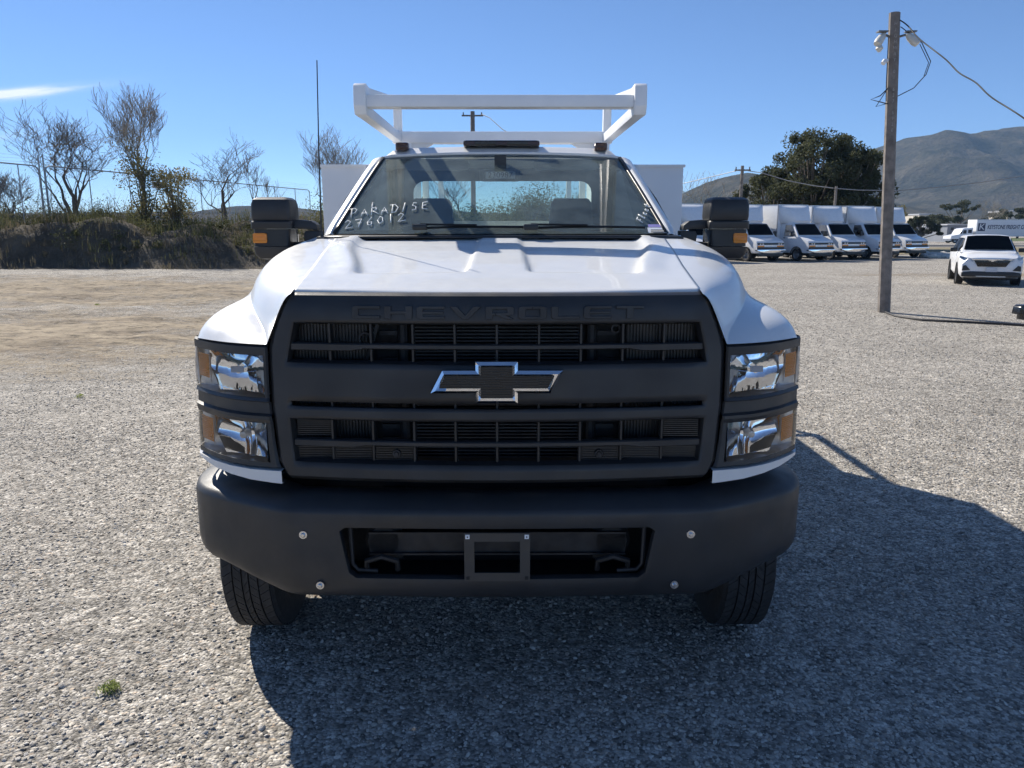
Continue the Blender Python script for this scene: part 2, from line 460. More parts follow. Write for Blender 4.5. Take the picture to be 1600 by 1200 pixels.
def yf(x, z):                                   # plan of the front: grille, then lamps sweeping back
    x = abs(x); y = .06 + .075 * (min(x, .87) / .87) ** 2 + (z - .95) * .06
    if x > .87: y += .045 * (x - .87) / .365 + .19 * ((x - .87) / .365) ** 2
    return y

def st(x, k=1.17): return x if x <= .87 else .87 + (x - .87) * k       # the lamps reach out to the corners

# bumper ------------------------------------------------------------
plan = [(0, 0), (.2, .002), (.4, .008), (.6, .016), (.76, .024), (.82, .034), (.90, .074), (1.0, .124), (1.10, .184), (1.20, .25), (1.255, .325), (1.288, .42), (1.296, .50), (1.297, .60)]
XI = [0, .15, .3, .45, .545, .575, .60, .62, .68, .74, .78, .82, .86, .90, .95, 1.0, 1.05, 1.10, 1.15, 1.20, 1.232, 1.258, 1.277, 1.290, 1.296, 1.297]
pl_x = [p[0] for p in plan]; pl_y = [p[1] for p in plan]
half = [(x, float(np.interp(x, pl_x, pl_y))) for x in XI]
def smooth_plan(pl):
    for _ in range(1):
        pl = [pl[0]] + [(pl[i][0], .25 * pl[i - 1][1] + .5 * pl[i][1] + .25 * pl[i + 1][1]) if .7 < pl[i][0] < 1.25 else pl[i] for i in range(1, len(pl) - 1)] + [pl[-1]]
    return pl
half = smooth_plan(half)
plan_h = half
plan = [(-x, y) for x, y in reversed(half[1:])] + half
prof = [(.16, .897), (.105, .896), (.09, .892), (.014, .862), (.003, .852), (0, .838), (0, .79), (0, .775), (0, .755), (0, .6875), (0, .63), (.001, .606), (.002, .585), (.006, .545), (.016, .515), (.035, .495), (.07, .485), (.14, .485)]
rows = []
for i, (x, y) in enumerate(plan):
    a = Vector(plan[max(i - 1, 0)]); b = Vector(plan[min(i + 1, len(plan) - 1)]); d = (b - a).normalized(); n = Vector((-d.y, d.x))
    k = sstep(.78, 1.2, abs(x))
    row = []
    for q, z in prof:
        zz = z + k * (.055 * (1 - sstep(.485, .7, z))) + k * .012 * sstep(.84, .89, z)
        p = Vector((x, y)) + n * q * (1 + .5 * k)
        nar = 1 - .06 * (1 - (z - .585) / .205) * (1 - sstep(.6, .8, abs(x))) * sstep(.2, .5, abs(x)) * (1 if z < .79 else 0)
        row.append((p.x * nar, p.y, zz))
    rows.append(row)
m = MB(); n = len(prof)
for r in rows: m.v += r
for i in range(len(rows) - 1):
    ax, bx = abs(plan[i][0]), abs(plan[i + 1][0]); xo, xi = max(ax, bx), min(ax, bx)
    for j in range(n - 1):
        z0, z1 = prof[j][1], prof[j + 1][1]                 # z0 > z1
        if xo <= .6 and z0 <= .79 and z1 >= .585:
            A, B, C_, D_ = i * n + j, i * n + j + 1, (i + 1) * n + j + 1, (i + 1) * n + j
            if xo == .6 and (z0 == .79 or z1 == .585):      # rounded corners
                outer = i if ax > bx else i + 1; inn = i + 1 if ax > bx else i
                oj = j if z0 == .79 else j + 1; ij = j + 1 if z0 == .79 else j
                m.f.append((outer * n + oj, outer * n + ij, inn * n + oj))
            continue
        m.f.append((i * n + j, i * n + j + 1, (i + 1) * n + j + 1, (i + 1) * n + j))
bump_ob = m.build('bumper', 'black_plastic', TR, sharp=50)
if sum(p.normal.y for p in bump_ob.data.polygons) > 0: bump_ob.data.flip_normals()
q = bump_ob.modifiers.new('solid', 'SOLIDIFY'); q.thickness = .035; q.offset = -1
q = bump_ob.modifiers.new('bev', 'BEVEL'); q.width = .006; q.segments = 2; q.limit_method = 'ANGLE'; q.angle_limit = math.radians(50)
for x, z in ((-.735, .76), (-.68, .555), (.735, .76), (.68, .555)):
    y = interp(abs(x), [p[0] for p in plan_h], [p[1] for p in plan_h])
    b = MB().lathe([(0, -.010), (.006, -.010), (.0085, -.007), (.0085, -.003), (.0155, -.003), (.017, .0), (.017, .004)], (x, y - .002, z), 'y', 20).build('bolt', 'bolt_steel', bump_ob)
# licence plate bracket
m = MB()
for lo, hi in (((-.124, -.012, .745), (.124, -.004, .778)), ((-.124, -.012, .585), (.124, -.004, .618)), ((-.124, -.012, .618), (-.086, -.004, .745)), ((.086, -.012, .618), (.124, -.004, .745))): m.b2(lo, hi)
br = m.build('plate_bracket', 'bracket_plastic', TR)
for x in (-.111, .111):
    MB().b2((x - .008, -.016, .757), (x + .008, -.0125, .773)).build('square_nut', 'white_plain', br)
    MB().b2((x - .006, -.015, .592), (x + .006, -.0125, .604)).build('square_hole', 'under_black', br)
    MB().lathe([(0, -.0175), (.003, -.0175), (.003, -.0165)], (x, 0, .765), 'y', 8).build('screw', 'ink', br)

# grille panel ------------------------------------------------------
ZS = [.948, .962, .99, 1.02, 1.08, 1.13, 1.186, 1.20, 1.218, 1.232, 1.254, 1.28, 1.33, 1.376, 1.402, 1.45, 1.50, 1.552, 1.565, 1.605, 1.640, 1.652, 1.660, 1.663]
def w_out(z): return interp(z, [.948, .97, 1.02, 1.25, 1.466, 1.54, 1.605, 1.640, 1.652, 1.664], [.805, .822, .846, .866, .868, .840, .810, .795, .784, .775])
def w_in(z): return interp(z, [.948, 1.02, 1.186, 1.24, 1.402, 1.552, 1.664], [.772, .777, .792, .792, .795, .762, .72])
def opening(z): return 1.02 <= z < 1.186 or 1.232 <= z < 1.254 or 1.402 <= z < 1.552
gr_rows = []
NC = 14
for z in ZS:
    xs = [w_in(z) * i / NC for i in range(NC + 1)] + [lerp(w_in(z), w_out(z), t_) for t_ in (.2, .5, .8, 1)]
    xs = [-x for x in reversed(xs[1:])] + xs
    y0 = 0
    dz = .022 * sstep(1.62, 1.652, z) + interp(z, [1.652, 1.660, 1.663], [0, .016, .05]) + .01 * (1 - sstep(.948, .965, z))
    gr_rows.append([(x, yf(x, z) + dz + .012 * sstep(w_out(z) * .985, w_out(z), abs(x)), z) for x in xs])
m = MB(); n = len(gr_rows[0])
for r in gr_rows: m.v += r
for i in range(len(ZS) - 1):
    for j in range(n - 1):
        if opening(ZS[i]) and 4 <= j < n - 5: continue
        m.f.append((i * n + j, i * n + j + 1, (i + 1) * n + j + 1, (i + 1) * n + j))
GR = m.build('grille', 'black_plastic', TR, fix=False)
q = GR.modifiers.new('solid', 'SOLIDIFY'); q.thickness = .05; q.offset = -1
# make sure normals look to the front so that the thickness goes inwards
GR.data.flip_normals() if GR.data.polygons[0].normal.y > 0 else None
GR.data.set_sharp_from_angle(angle=math.radians(30))
# bevelled picture-frame lip round the two large mouths
for z0, z1 in ((1.402, 1.552), (1.02, 1.186)):
    m = MB(); ring = []
    for s_, yy, zz in ((1.0, -.0015, .0), (.992, .010, .004), (.985, .03, .008)):
        pts = []
        for x, z in [(w_in(z0) * a, z0) for a in np.linspace(-1, 1, 13)] + [(w_in(z1) * a, z1) for a in np.linspace(1, -1, 13)]:
            pts.append((x * s_, yf(x, z) + yy, z + (zz if z == z0 else -zz)))
        ring.append(pts)
    m.grid(ring, True).build('mouth_lip', 'black_satin', GR)
BX = [-.63, -.472, -.314, -.157, 0, .157, .314, .472, .63]
for z0, z1, back in ((1.402, 1.552, .022), (1.02, 1.186, .022), (1.232, 1.254, .03)):
    for x in BX:
        y = yf(x, (z0 + z1) / 2) + back
        MB().prism([(x - .006, y), (x - .0035, y - .006), (x + .0035, y - .006), (x + .006, y), (x + .006, y + .03), (x - .006, y + .03)], z0 - .004, z1 + .004, 'z').build('bar', 'black_satin', GR)
for zc, z0, z1 in ((1.467, 1.402, 1.552), (1.098, 1.02, 1.186)):       # the long rail, thicker towards its ends
    xs = [-.778, -.62, -.55, -.50, -.3, -.1, .1, .3, .50, .55, .62, .778]
    rws = []
    for x in xs:
        th = .008 + .009 * sstep(.5, .555, abs(x)); y = yf(x, zc) + .004
        rws.append([(x, y + .006, zc + .008), (x, y, zc + .004), (x, y, zc - th), (x, y + .006, zc - th - .004), (x, y + .04, zc - th - .004), (x, y + .04, zc + .008)])
    MB().grid(rws, True).build('rail', 'black_plastic', GR)
for x0, x1 in ((-.775, -.64), (-.625, -.48), (-.465, -.32), (.32, .465), (.48, .625), (.64, .775)):     # ribbed blanking plates low down
    m = MB()
    for i in range(9):
        z = 1.026 + i * .0068; m.b2((x0, yf((x0 + x1) / 2, z) + .034, z), (x1, yf((x0 + x1) / 2, z) + .044, z + .004))
    m.b2((x0, yf(x0, 1.05) + .046, 1.022), (x1, yf(x0, 1.05) + .054, 1.085)); m.build('blanking_plate', 'black_satin', GR)
for x0, x1 in ((-.775, -.64), (.64, .775)):
    m = MB()
    for i in range(9):
        z = 1.112 + i * .0076; m.b2((x0, yf(x0, z) + .034, z), (x1, yf(x0, z) + .044, z + .0045))
    m.b2((x0, yf(x0, 1.14) + .046, 1.108), (x1, yf(x0, 1.14) + .054, 1.183)); m.build('blanking_plate', 'black_satin', GR)
for x in (-.385, .39):
    MB().lathe([(0, -.004), (.008, -.004), (.010, .002), (.015, .002), (.017, .006), (.017, .012)], (x, yf(x, 1.05) + .024, 1.052), 'y', 18).build('sensor', 'dark_metal', GR)
# raised lettering
LET = {
 'C': [(.1, 0), (1, 0), (1, .24), (.27, .24), (.22, .3), (.22, .7), (.27, .76), (1, .76), (1, 1), (.1, 1), (0, .88), (0, .12)],
 'H': [(0, 0), (.24, 0), (.24, .38), (.76, .38), (.76, 0), (1, 0), (1, 1), (.76, 1), (.76, .62), (.24, .62), (.24, 1), (0, 1)],
 'E': [(.1, 0), (1, 0), (1, .22), (.25, .22), (.22, .27), (.22, .4), (.95, .4), (.95, .6), (.22, .6), (.22, .73), (.25, .78), (1, .78), (1, 1), (.1, 1), (0, .88), (0, .12)],
 'V': [(.4, 0), (.6, 0), (1, 1), (.76, 1), (.5, .3), (.24, 1), (0, 1)],
 'R': [(0, 0), (.24, 0), (.24, .28), (.35, .28), (.35, .5), (.24, .5), (.24, .77), (.76, .77), (.76, .5), (.352, .5), (.352, .28), (.45, .28), (.72, 0), (1, 0), (.74, .29), (.9, .31), (1, .42), (1, .88), (.9, 1), (0, 1)],
 'O': [(.5, 1), (.1, 1), (0, .88), (0, .12), (.1, 0), (.9, 0), (1, .12), (1, .88), (.9, 1), (.502, 1), (.502, .77), (.76, .77), (.76, .23), (.24, .23), (.24, .77), (.5, .77)],
 'L': [(.1, 0), (1, 0), (1, .24), (.27, .24), (.24, .28), (.24, 1), (0, 1), (0, .12)],
 'T': [(.38, 0), (.62, 0), (.62, .76), (1, .76), (1, 1), (0, 1), (0, .76), (.38, .76)]}
x = -.536
for ch in 'CHEVROLET':
    wd = .104 if ch != 'V' else .118
    m = MB(); zc = 1.570
    def surf(px_, pz_): return (px_, yf(px_, pz_), pz_)
    poly = [(x + u * wd, zc + v * .048) for u, v in LET[ch]]
    yb = yf(x + wd / 2, zc + .024)
    m.prism(poly, yb - .0065, yb + .004)
    for i, v in enumerate(m.v): m.v[i] = (v[0], v[1] + (yf(v[0], v[2]) - yb), v[2])
    m.build('letter', 'black_plastic', GR, bevel=.0015, seg=1)
    x += wd + .0165
# bow-shaped emblem
EP = [(-33, 34), (33, 34), (33, 20), (105, 20), (85, -17), (31, -15), (33, -33), (-33, -33), (-31, -15), (-103, -19), (-86, 19), (-33, 19)]
EP = [(-33, 33), (33, 33), (33, 19), (104, 19), (85, -17), (33, -17), (33, -33), (-33, -33), (-33, -17), (-104, -17), (-85, 19), (-33, 19)]
k_ = .00234; EZ = 1.343; EY = .022
def off(poly, d):
    out = []; n = len(poly)
    for i in range(n):
        p0, p1, p2 = Vector(poly[i - 1]), Vector(poly[i]), Vector(poly[(i + 1) % n])
        a = (p1 - p0).normalized(); b = (p2 - p1).normalized(); na, nb = Vector((a.y, -a.x)), Vector((b.y, -b.x))
        bis = (na + nb); bis = bis / max(.3, bis.dot(na)); out.append(tuple(p1 + bis * d))
    return out
ep = [(a * k_, b * k_) for a, b in EP]
e1 = off(ep, .011); 
if abs(e1[0][0]) > abs(ep[0][0]): e1 = off(ep, -.011); sg = -1
else: sg = 1
e2 = off(ep, sg * .019)
ER = [[(a, EY + .05, EZ + b) for a, b in ep], [(a, EY + .02, EZ + b) for a, b in ep], [(a, EY + .008, EZ + b) for a, b in e1], [(a, EY + .018, EZ + b) for a, b in e2], [(a, EY + .05, EZ + b) for a, b in e2]]
EM = MB().grid(ER, True).build('emblem', 'chrome', TR, sharp=20)
m = MB().prism([(a, EZ + b) for a, b in e2], EY + .022, EY + .05); ins = m.build('emblem_inset', 'black_satin', EM)
for i in range(-6, 7):
    z = i * .0095; hw = .062 if abs(z) > .034 else (.205 if z > 0 else .205)
    sh = -z * .55 if abs(z) <= .034 else 0
    MB().b2((-hw, EY + .0195, EZ + z - .0022), (hw, EY + .0225, EZ + z + .0022)).build('rib', 'black_gloss', EM)

# what shows behind the grille ---------------------------------------
RAD = MB().b2((-.56, .30, .95), (.56, .34, 1.62)).build('radiator', 'under_black', TR)
m = MB(); z = .99
while z < 1.6:
    m.b2((-.335, .262, z), (.335, .30, z + .0055)); z += .0135
m.build('cooling_fins', 'radiator', RAD)['kind'] = 'stuff'
for x in (-.37, .37):
    MB().tube([(x, .27, .98), (x, .27, 1.6)], .022, 10).build('header_tank', 'dark_metal', RAD)
    m = MB()
    for i in range(11): m.b2((x * 1.12 - .05, .278, 1.0 + i * .054), (x * 1.12 + .05, .292, 1.018 + i * .054))
    m.build('oil_cooler', 'dark_metal', RAD)
    MB().tube([(x * 1.34, .26, .98), (x * 1.34, .26, 1.6)], .016, 8).build('cooler_pipe', 'dark_metal', RAD)
MB().beam((-.52, .2, 1.36), (-.44, .23, 1.60), .014, .014).build('hood_strut', 'dark_metal', RAD)
MB().lathe([(.019, 0), (.026, 0), (.026, .02), (.019, .02), (.019, 0)], (-.50, .17, 1.487), 'y', 18).build('hose_fitting', 'dark_metal', RAD)
MB().lathe([(.012, 0), (.018, 0), (.018, .02), (.012, .02), (.012, 0)], (.45, .17, 1.525), 'y', 16).build('hose_fitting', 'dark_metal', RAD)
for sx in (-1, 1): MB().b2((sx * .78, .33, .94), (sx * .565, .36, 1.60)).build('air_baffle', 'under_black', RAD)
for s in (-1, 1):
    for z0, z1 in ((1.40, 1.56), (1.01, 1.26)):
        m = MB(); m.b2((s * .50, .232, z0), (s * .80, .24, z1))
        for i in range(24): xx = s * (.505 + i * .0122); m.b2((xx - .0026, .222, z0), (xx + .0026, .2325, z1))
        m.build('ribbed_baffle', 'black_satin', RAD)['kind'] = 'stuff'
# gap above bumper, frame and axle -----------------------------------
m = MB(); m.tube([(-.36, .16, .955), (.36, .16, .955)], .012, 8)
CR = m.build('hood_latch_rod', 'dark_metal', TR)
for x in (-.13, .13):
    MB().tube([(x - .06, .15, .948), (x + .06, .15, .948)], .017, 8).build('clamp', 'alloy', CR)
for x in (-.42, .42):
    MB().b2((x - .045, .12, .62), (x + .045, 4.9, .86)).build('frame_rail', 'under_black', TR)
    hk = [(x, -.0 + .06, .70), (x, .02, .70), (x + .0, .01, .66), (x, .04, .63), (x, .10, .63)]
    MB().lathe([(0, .05), (.06, .05), (.075, .07), (.075, .14), (0, .14)], (x * 1.06, .05, .70), 'y', 20).build('horn', 'under_black', TR)
    MB().tube([(x * 1.2, .06, .60), (x * 1.2, .05, .64), (x * 1.06, .045, .66), (x * .92, .05, .64), (x * .92, .06, .60)], .012, 8).build('tow_hook', 'dark_metal', TR)
    MB().tube([(x * 1.34, .05, .79), (x * 1.33, .05, .63), (x * 1.28, .05, .605), (x * 1.1, .05, .60)], .009, 8).build('lamp_cable', 'dark_metal', TR)
MB().b2((-.5, .10, .655), (.5, .2, .735)).build('crossmember', 'dark_metal', TR)
for z in (.735, .648): MB().b2((-.5, .085, z), (.5, .1, z + .007)).build('crossmember_flange', 'dark_metal', TR)
MB().b2((-.36, .14, .75), (.4, .2, .83)).build('winch_tray', 'under_black', TR); MB().b2((-.7, .30, .47), (.7, .34, .96)).build('dark_fill_plate', 'under_black', TR); MB().b2((-.62, .06, .515), (.62, .30, .53)).build('dark_fill_sheet', 'under_black', TR)  # skid plate and bottom sheet added as dark fill to darken the bumper opening
MB().b2((-.335, .09, .765), (-.27, .10, .80)).build('bracket_plate', 'dark_metal', TR); MB().b2((-.235, .09, .768), (-.18, .10, .795)).build('bracket_plate', 'dark_metal', TR)
MB().tube([(-.9, .82, .41), (.9, .82, .41)], .06, 10).build('front_axle', 'under_black', TR)
MB().b2((-.3, .5, .42), (.3, 1.5, .7)).build('oil_pan', 'under_black', TR)
MB().b2((-1.15, 1.35, .62), (1.15, 1.39, 1.7)).build('firewall', 'under_black', TR)

# lamps --------------------------------------------------------------
def lamps(sx):
    MB().grid([[(sx * x, yf(x, z) + .13, z) for x in (.74, .80, .88, .96, 1.04, 1.12, 1.19)] for z in (.97, 1.2, 1.47)]).build('lamp_backing', 'under_black', TR)
    MB().b2((sx * .72, .40, .50), (sx * 1.2, .42, .88)).build('sun_block_plate', 'under_black', TR)  # plate added to block sun coming through the wheel well
    def P3(x, z, dy=0): x = st(x); return (sx * x, yf(x, z) + dy, z)
    # black bezel with two window rows; the lenses run out to the corner
    XS = [.872, .878, .886, .96, 1.02, 1.08, 1.13, 1.165, 1.19]
    ZB = [.985, .992, 1.010, 1.088, 1.163, 1.180, 1.192, 1.199, 1.205, 1.236, 1.242, 1.249, 1.262, 1.34, 1.424, 1.438, 1.456, 1.464]
    m = MB(); rows = []
    for z in ZB:
        g = -.014 if 1.17 < z < 1.195 or 1.245 < z < 1.263 else (.004 if 1.199 <= z <= 1.242 else -.006)
        if z < .99 or z > 1.46: g = .01
        if z in (1.010, 1.163, 1.262, 1.424): g = -.004
        rows.append([P3(x + (w_out(z) + .004 - .872) * (1, .85, .35)[j] if j < 3 and z < 1.25 else x, z, g + (.01 if x == .872 else 0)) for j, x in enumerate(XS)])
    m2 = MB(); n = len(XS)
    for r in rows: m2.v += r
    for i in range(len(ZB) - 1):
        for j in range(n - 1):
            if j >= 2 and (1.010 <= ZB[i] < 1.163 or 1.262 <= ZB[i] < 1.424): continue
            m2.f.append((i * n + j, i * n + j + 1, (i + 1) * n + j + 1, (i + 1) * n + j))
    for i, (a, b) in enumerate(((0, 2), (4, 12), (14, 17))):     # corner returns along the flank
        for j in range(a, b):
            z0, z1 = ZB[j], ZB[j + 1]; p, q = rows[j][-1], rows[j + 1][-1]
            m2.add([p, q, (q[0] + sx * .005, q[1] + .13, q[2]), (p[0] + sx * .005, p[1] + .13, p[2])], [(0, 1, 2, 3)])
    BZ = m2.build('lamp_bezel', 'black_plastic', TR, sharp=25, solid=.0, bevel=0)
    for z0, z1, upper in ((1.262, 1.424, True), (1.010, 1.163, False)):
        h = z1 - z0; zc = (z0 + z1) / 2
        # housing: an open tray behind the window, dull silver
        m = MB(); xi = [.886, .95, 1.0, 1.05, 1.10, 1.15, 1.19]
        bk = [[P3(x, z, .10 - .06 * sstep(1.08, 1.19, x)) for x in xi] for z in (z0, z1)]
        fr = [[P3(x, z, -.002) for x in xi] for z in (z0, z1)]
        m.grid([fr[0], bk[0], bk[1], fr[1]]); m.grid([[fr[0][0], bk[0][0]], [fr[1][0], bk[1][0]]])
        HL = m.build('headlight', 'alloy', TR, sharp=30)
        # fluted mirror bowl
        nx, nz = (22, 9); rows = []; rr = random.Random(11 if upper else 23)
        fl = [rr.uniform(-.0015, .0015) for _ in range(nx + 1)]
        x0, x1 = .889, (1.116 if upper else 1.108)
        for kz in range(nz + 1):
            b = kz / nz; row = []
            for kx in range(nx + 1):
                a = kx / nx; u, v = a * 2 - 1, b * 2 - 1
                xx = lerp(x0, x1 - (.045 * max(0, -v) if upper else .05 * max(0, -v)), a); zz = lerp(z0 + .008, z1 - .004, b)
                dep = .088 * (1 - .72 * u * u) * (1 - .5 * v * v)
                row.append(P3(xx, zz, .006 + dep + (fl[kx] * .6 + (.0017 if kx % 2 else -.0017)) * (1 if upper else (1 if kx < 9 else .12)) - (.016 * (1 - sstep(.02, .10, abs(a - .42))) if not upper else 0)))
            rows.append(row)
        MB().grid(rows).build('reflector', 'reflector', HL, sharp=40)
        bx = .99 if upper else .985
        MB().lathe([(0, -.03), (.013, -.028), (.018, -.012), (.018, .03), (.026, .05)], P3(bx, zc + .012, .055), 'y', 14).build('bulb', 'chrome' if upper else 'alloy', HL)
        if upper: MB().b2((sx * st(bx) - .024, yf(st(bx), zc) + .012, zc + .006), (sx * st(bx) + .024, yf(st(bx), zc) + .02, zc + .03)).build('bulb_shield', 'plate_grey', HL)
        MB().grid([[P3(lerp(x0, 1.10, a), z0 + .003 + .014 * b + .01 * b * a, .012 + .05 * (1 - b)) for a in np.linspace(0, 1, 8)] for b in (0, 1)]).build('lower_reflector', 'reflector', HL)
        # amber turn signal at the corner
        ax = [1.118, 1.14, 1.16, 1.178] if upper else [1.11, 1.135, 1.16, 1.178]
        zt, zb = (z1 - .022, z0 + .045) if upper else (z1 - .02, z0 + .035)
        MB().grid([[P3(x, z, .012) for x in ax] for z in (zb, lerp(zb, zt, .5), zt)]).build('turn_signal', 'amber', HL, solid=0)
        MB().grid([[P3(x, z, .008) for x in (1.106, 1.112)] for z in (zb - .012, zt + .01)]).build('signal_divider', 'alloy', HL)
        # clear lens, bulged and wrapping round the corner
        lx = [.886, .93, .97, 1.02, 1.07, 1.12, 1.16, 1.19]
        rows = []
        for z in np.linspace(z0, z1, 5):
            bl = -.006 * math.sin(math.pi * (z - z0) / h)
            row = [P3(x, z, -.004 + bl) for x in lx]; e = row[-1]
            row += [(e[0] + sx * .006, e[1] + .025, z), (e[0] + sx * .008, e[1] + .10, z)]
            rows.append(row)
        MB().grid(rows).build('lens', 'lens_clear', HL, sharp=60)
    # painted strip under the lamps
    ST = [(.832, .93), (.87, .932), (.95, .938), (1.03, .945), (1.10, .952), (1.15, .96), (1.19, .968)]
    m = MB(); r0, r1, r2 = [], [], []
    for x, z in [(st(x), z) for x, z in ST]:
        tp = .980; y = yf(x, .96) - .012
        r0.append((sx * x, y + .03, z - .004)); r1.append((sx * x, y, z)); r2.append((sx * x, y, tp))
    r3 = [(a, b + .04, c_) for a, b, c_ in r2]
    for r in (r0, r1, r2, r3):
        e = r[-1]; r += [(sx * 1.264, e[1] + .05, e[2] + .002), (sx * 1.27, e[1] + .16, e[2] + .004)]
    # the strip climbs a little at the flank
    MB().grid([r0, r1, r2, r3]).build('painted_strip', 'white_paint', TR, sharp=30)
for sx in (-1, 1): lamps(sx)

# hood and fenders ---------------------------------------------------
FS = [
 [(.770, .158, 1.658), (.797, .160, 1.643), (.842, .162, 1.540), (.872, .162, 1.467), (.98, .195, 1.467), (1.09, .275, 1.467), (1.16, .358, 1.466), (1.19, .42, 1.455), (1.195, .45, 1.2)],
 [(.772, .205, 1.669), (.81, .21, 1.656), (.86, .225, 1.566), (.895, .25, 1.508), (.99, .275, 1.524), (1.09, .35, 1.528), (1.17, .42, 1.515), (1.198, .47, 1.455), (1.2, .48, 1.0)],
 [(.778, .36, 1.697), (.86, .37, 1.687), (.935, .39, 1.632), (.98, .42, 1.565), (1.03, .44, 1.572), (1.11, .49, 1.566), (1.18, .55, 1.54), (1.204, .60, 1.46), (1.21, .60, 1.0)],
 [(.795, .62, 1.738), (.93, .64, 1.730), (1.035, .66, 1.685), (1.07, .68, 1.61), (1.10, .69, 1.590), (1.15, .71, 1.576), (1.19, .74, 1.54), (1.212, .76, 1.43), (1.215, .75, 1.12)],
 [(.825, .95, 1.79), (.985, .97, 1.788), (1.10, .98, 1.748), (1.14, 1.0, 1.655), (1.15, 1.0, 1.60), (1.175, 1.0, 1.565), (1.21, 1.0, 1.50), (1.22, 1.0, 1.38), (1.22, 1.0, 1.12)],
 [(.85, 1.25, 1.83), (1.00, 1.27, 1.828), (1.115, 1.28, 1.795), (1.15, 1.3, 1.71), (1.155, 1.3, 1.61), (1.165, 1.3, 1.53), (1.195, 1.3, 1.45), (1.205, 1.3, 1.3), (1.21, 1.25, 1.0)],
 [(.88, 1.52, 1.862), (.99, 1.53, 1.857), (1.07, 1.53, 1.825), (1.10, 1.53, 1.74), (1.10, 1.53, 1.6), (1.10, 1.53, 1.5), (1.10, 1.53, 1.4), (1.10, 1.53, 1.2), (1.09, 1.53, .6)]]
FS = [[(st(x, k), y, z) for x, y, z in r] for r, k in zip(FS, (1.17, 1.17, 1.17, 1.15, 1.10, 1.04, 1.0))]
for sx in (-1, 1):
    rows = []
    for r in FS:
        r = r[:3] + [tuple(Vector(r[2]).lerp(Vector(r[3]), .93)), r[3], tuple(Vector(r[3]).lerp(Vector(r[4]), .07))] + r[4:]
        rows.append([(sx * x, y, z) for x, y, z in r])
    rows.insert(1, [tuple(Vector(p).lerp(Vector(q), .12)) for p, q in zip(rows[0], rows[1])])
    f = MB().grid(rows).build('fender', 'white_paint', TR, sharp=180, sub=2)
def seam(y): return interp(y, [r[0][1] for r in FS], [r[0][0] for r in FS]) + .003
def seamz(y): return interp(y, [r[0][1] for r in FS], [r[0][2] for r in FS])
rows = []
ys_h = [.160, .164, .17, .18] + list(np.linspace(.20, 1.30, 58)) + [1.33]
for y in ys_h:
    row = []
    for a in np.linspace(-1, 1, 121):
        y0_, y = y, y + .055 * a * a + .02 * a * a * sstep(.6, 1.3, y)
        x = a * seam(y); z = seamz(y) + .020 * (1 - a * a) * sstep(.1, .6, y)
        drop = -.001 + .012 * max(0, (.175 - y0_) / .015) ** 2
        # two sunken scoops either side of the spine
        wo = lerp(.56, .70, sstep(.42, 1.2, y)); wi = lerp(.115, .085, sstep(.4, 1.3, y))
        pk = sstep(wi, wi + .03, abs(x)) * (1 - sstep(wo, wo + .045, abs(x))) * sstep(.43, .50, y)
        z -= .024 * pk * (1 - .45 * sstep(.5, 1.3, y)) 
        z += .010 * sstep(wo - .02, wo + .05, abs(x)) * (1 - sstep(wo + .05, wo + .16, abs(x))) * sstep(.35, .6, y)
        row.append((x, y, z - drop)); y = y0_
    rows.append(row)
MB().grid(rows).build('hood', 'white_paint', TR, sharp=60, solid=.012)
MB().grid([[(x, .20 + .05 * (x / .76) ** 2, z) for x in np.linspace(-.757, .757, 9)] for z in (1.62, 1.650)]).build('hood_seal', 'under_black', TR)

# cab ----------------------------------------------------------------
def ws(s, t_):                                   # windscreen surface, s -1..1 across, t 0..1 upwards
    x = s * lerp(.895, .748, t_); z = lerp(1.868, 2.335, t_) + (.010 * (1 - s * s)) * t_
    y = lerp(1.30, 2.20, t_ ** .96) + lerp(.17, .11, t_) * s * s - .03 * math.sin(math.pi * t_)
    return Vector((x, y, z))
WS = MB().grid([[ws(s, t_) for s in np.linspace(-1, 1, 25)] for t_ in np.linspace(0, 1, 13)]).build('windscreen', 'windscreen_glass', TR, sharp=180)
# black ceramic border on the glass
def frit(name, f0, f1, vary):
    rws = []
    for k in np.linspace(0, 1, 25): rws.append([f0(k), f1(k)])
    MB().grid(rws).build(name, 'black_satin', WS, sharp=180)
dn = Vector((0, .004, -.004))
frit('glass_border', lambda k: ws(-1 + 2 * k, 0) + dn, lambda k: ws(-1 + 2 * k, .05) + dn, 1)
frit('glass_border', lambda k: ws(-1 + 2 * k, .965) + dn, lambda k: ws(-1 + 2 * k, 1) + dn, 1)
for s in (-1, 1): frit('glass_border', lambda k: ws(s, k) + dn, lambda k: ws(s * (.935 + .012 * math.sin(3.14 * k)), k) + dn, 1)
for sx in (-1, 1):                                # pillars
    rws = []
    for k in np.linspace(-.03, 1.0, 14):
        p = ws(sx, min(max(k, 0), 1)) + Vector((0, 0, (k - min(max(k, 0), 1)) * .45))
        nrm = Vector((sx * .82, -.3, .5)).normalized(); out = Vector((sx * 1, .35, -.28)).normalized()
        wd = lerp(.085, .10, k); up = .018 - .014 * sstep(.82, 1.0, k)
        rws.append([p + Vector((-sx * .006, .0, .002)), p + Vector((sx * .014, -.008, up)), p + out * wd * .45 + Vector((sx * .01, -.004, up)), p + out * wd * .85 + Vector((sx * .0, .0, .004)), p + out * wd + Vector((-sx * .012, .02, -.012)), p + out * wd * .5 + Vector((-sx * .05, .05, -.03)), p + Vector((-sx * .03, .04, -.02))])
    MB().grid(rws, True).build('windscreen_pillar', 'white_paint', TR, sharp=50, sub=1)
    rws = [[ws(sx, k) + Vector((sx * .002, -.006, .008)), ws(sx, k) + Vector((-sx * .016, -.006, .008))] for k in np.linspace(0, .99, 12)]
    MB().grid(rws).build('pillar_seal', 'black_satin', TR, solid=.006)
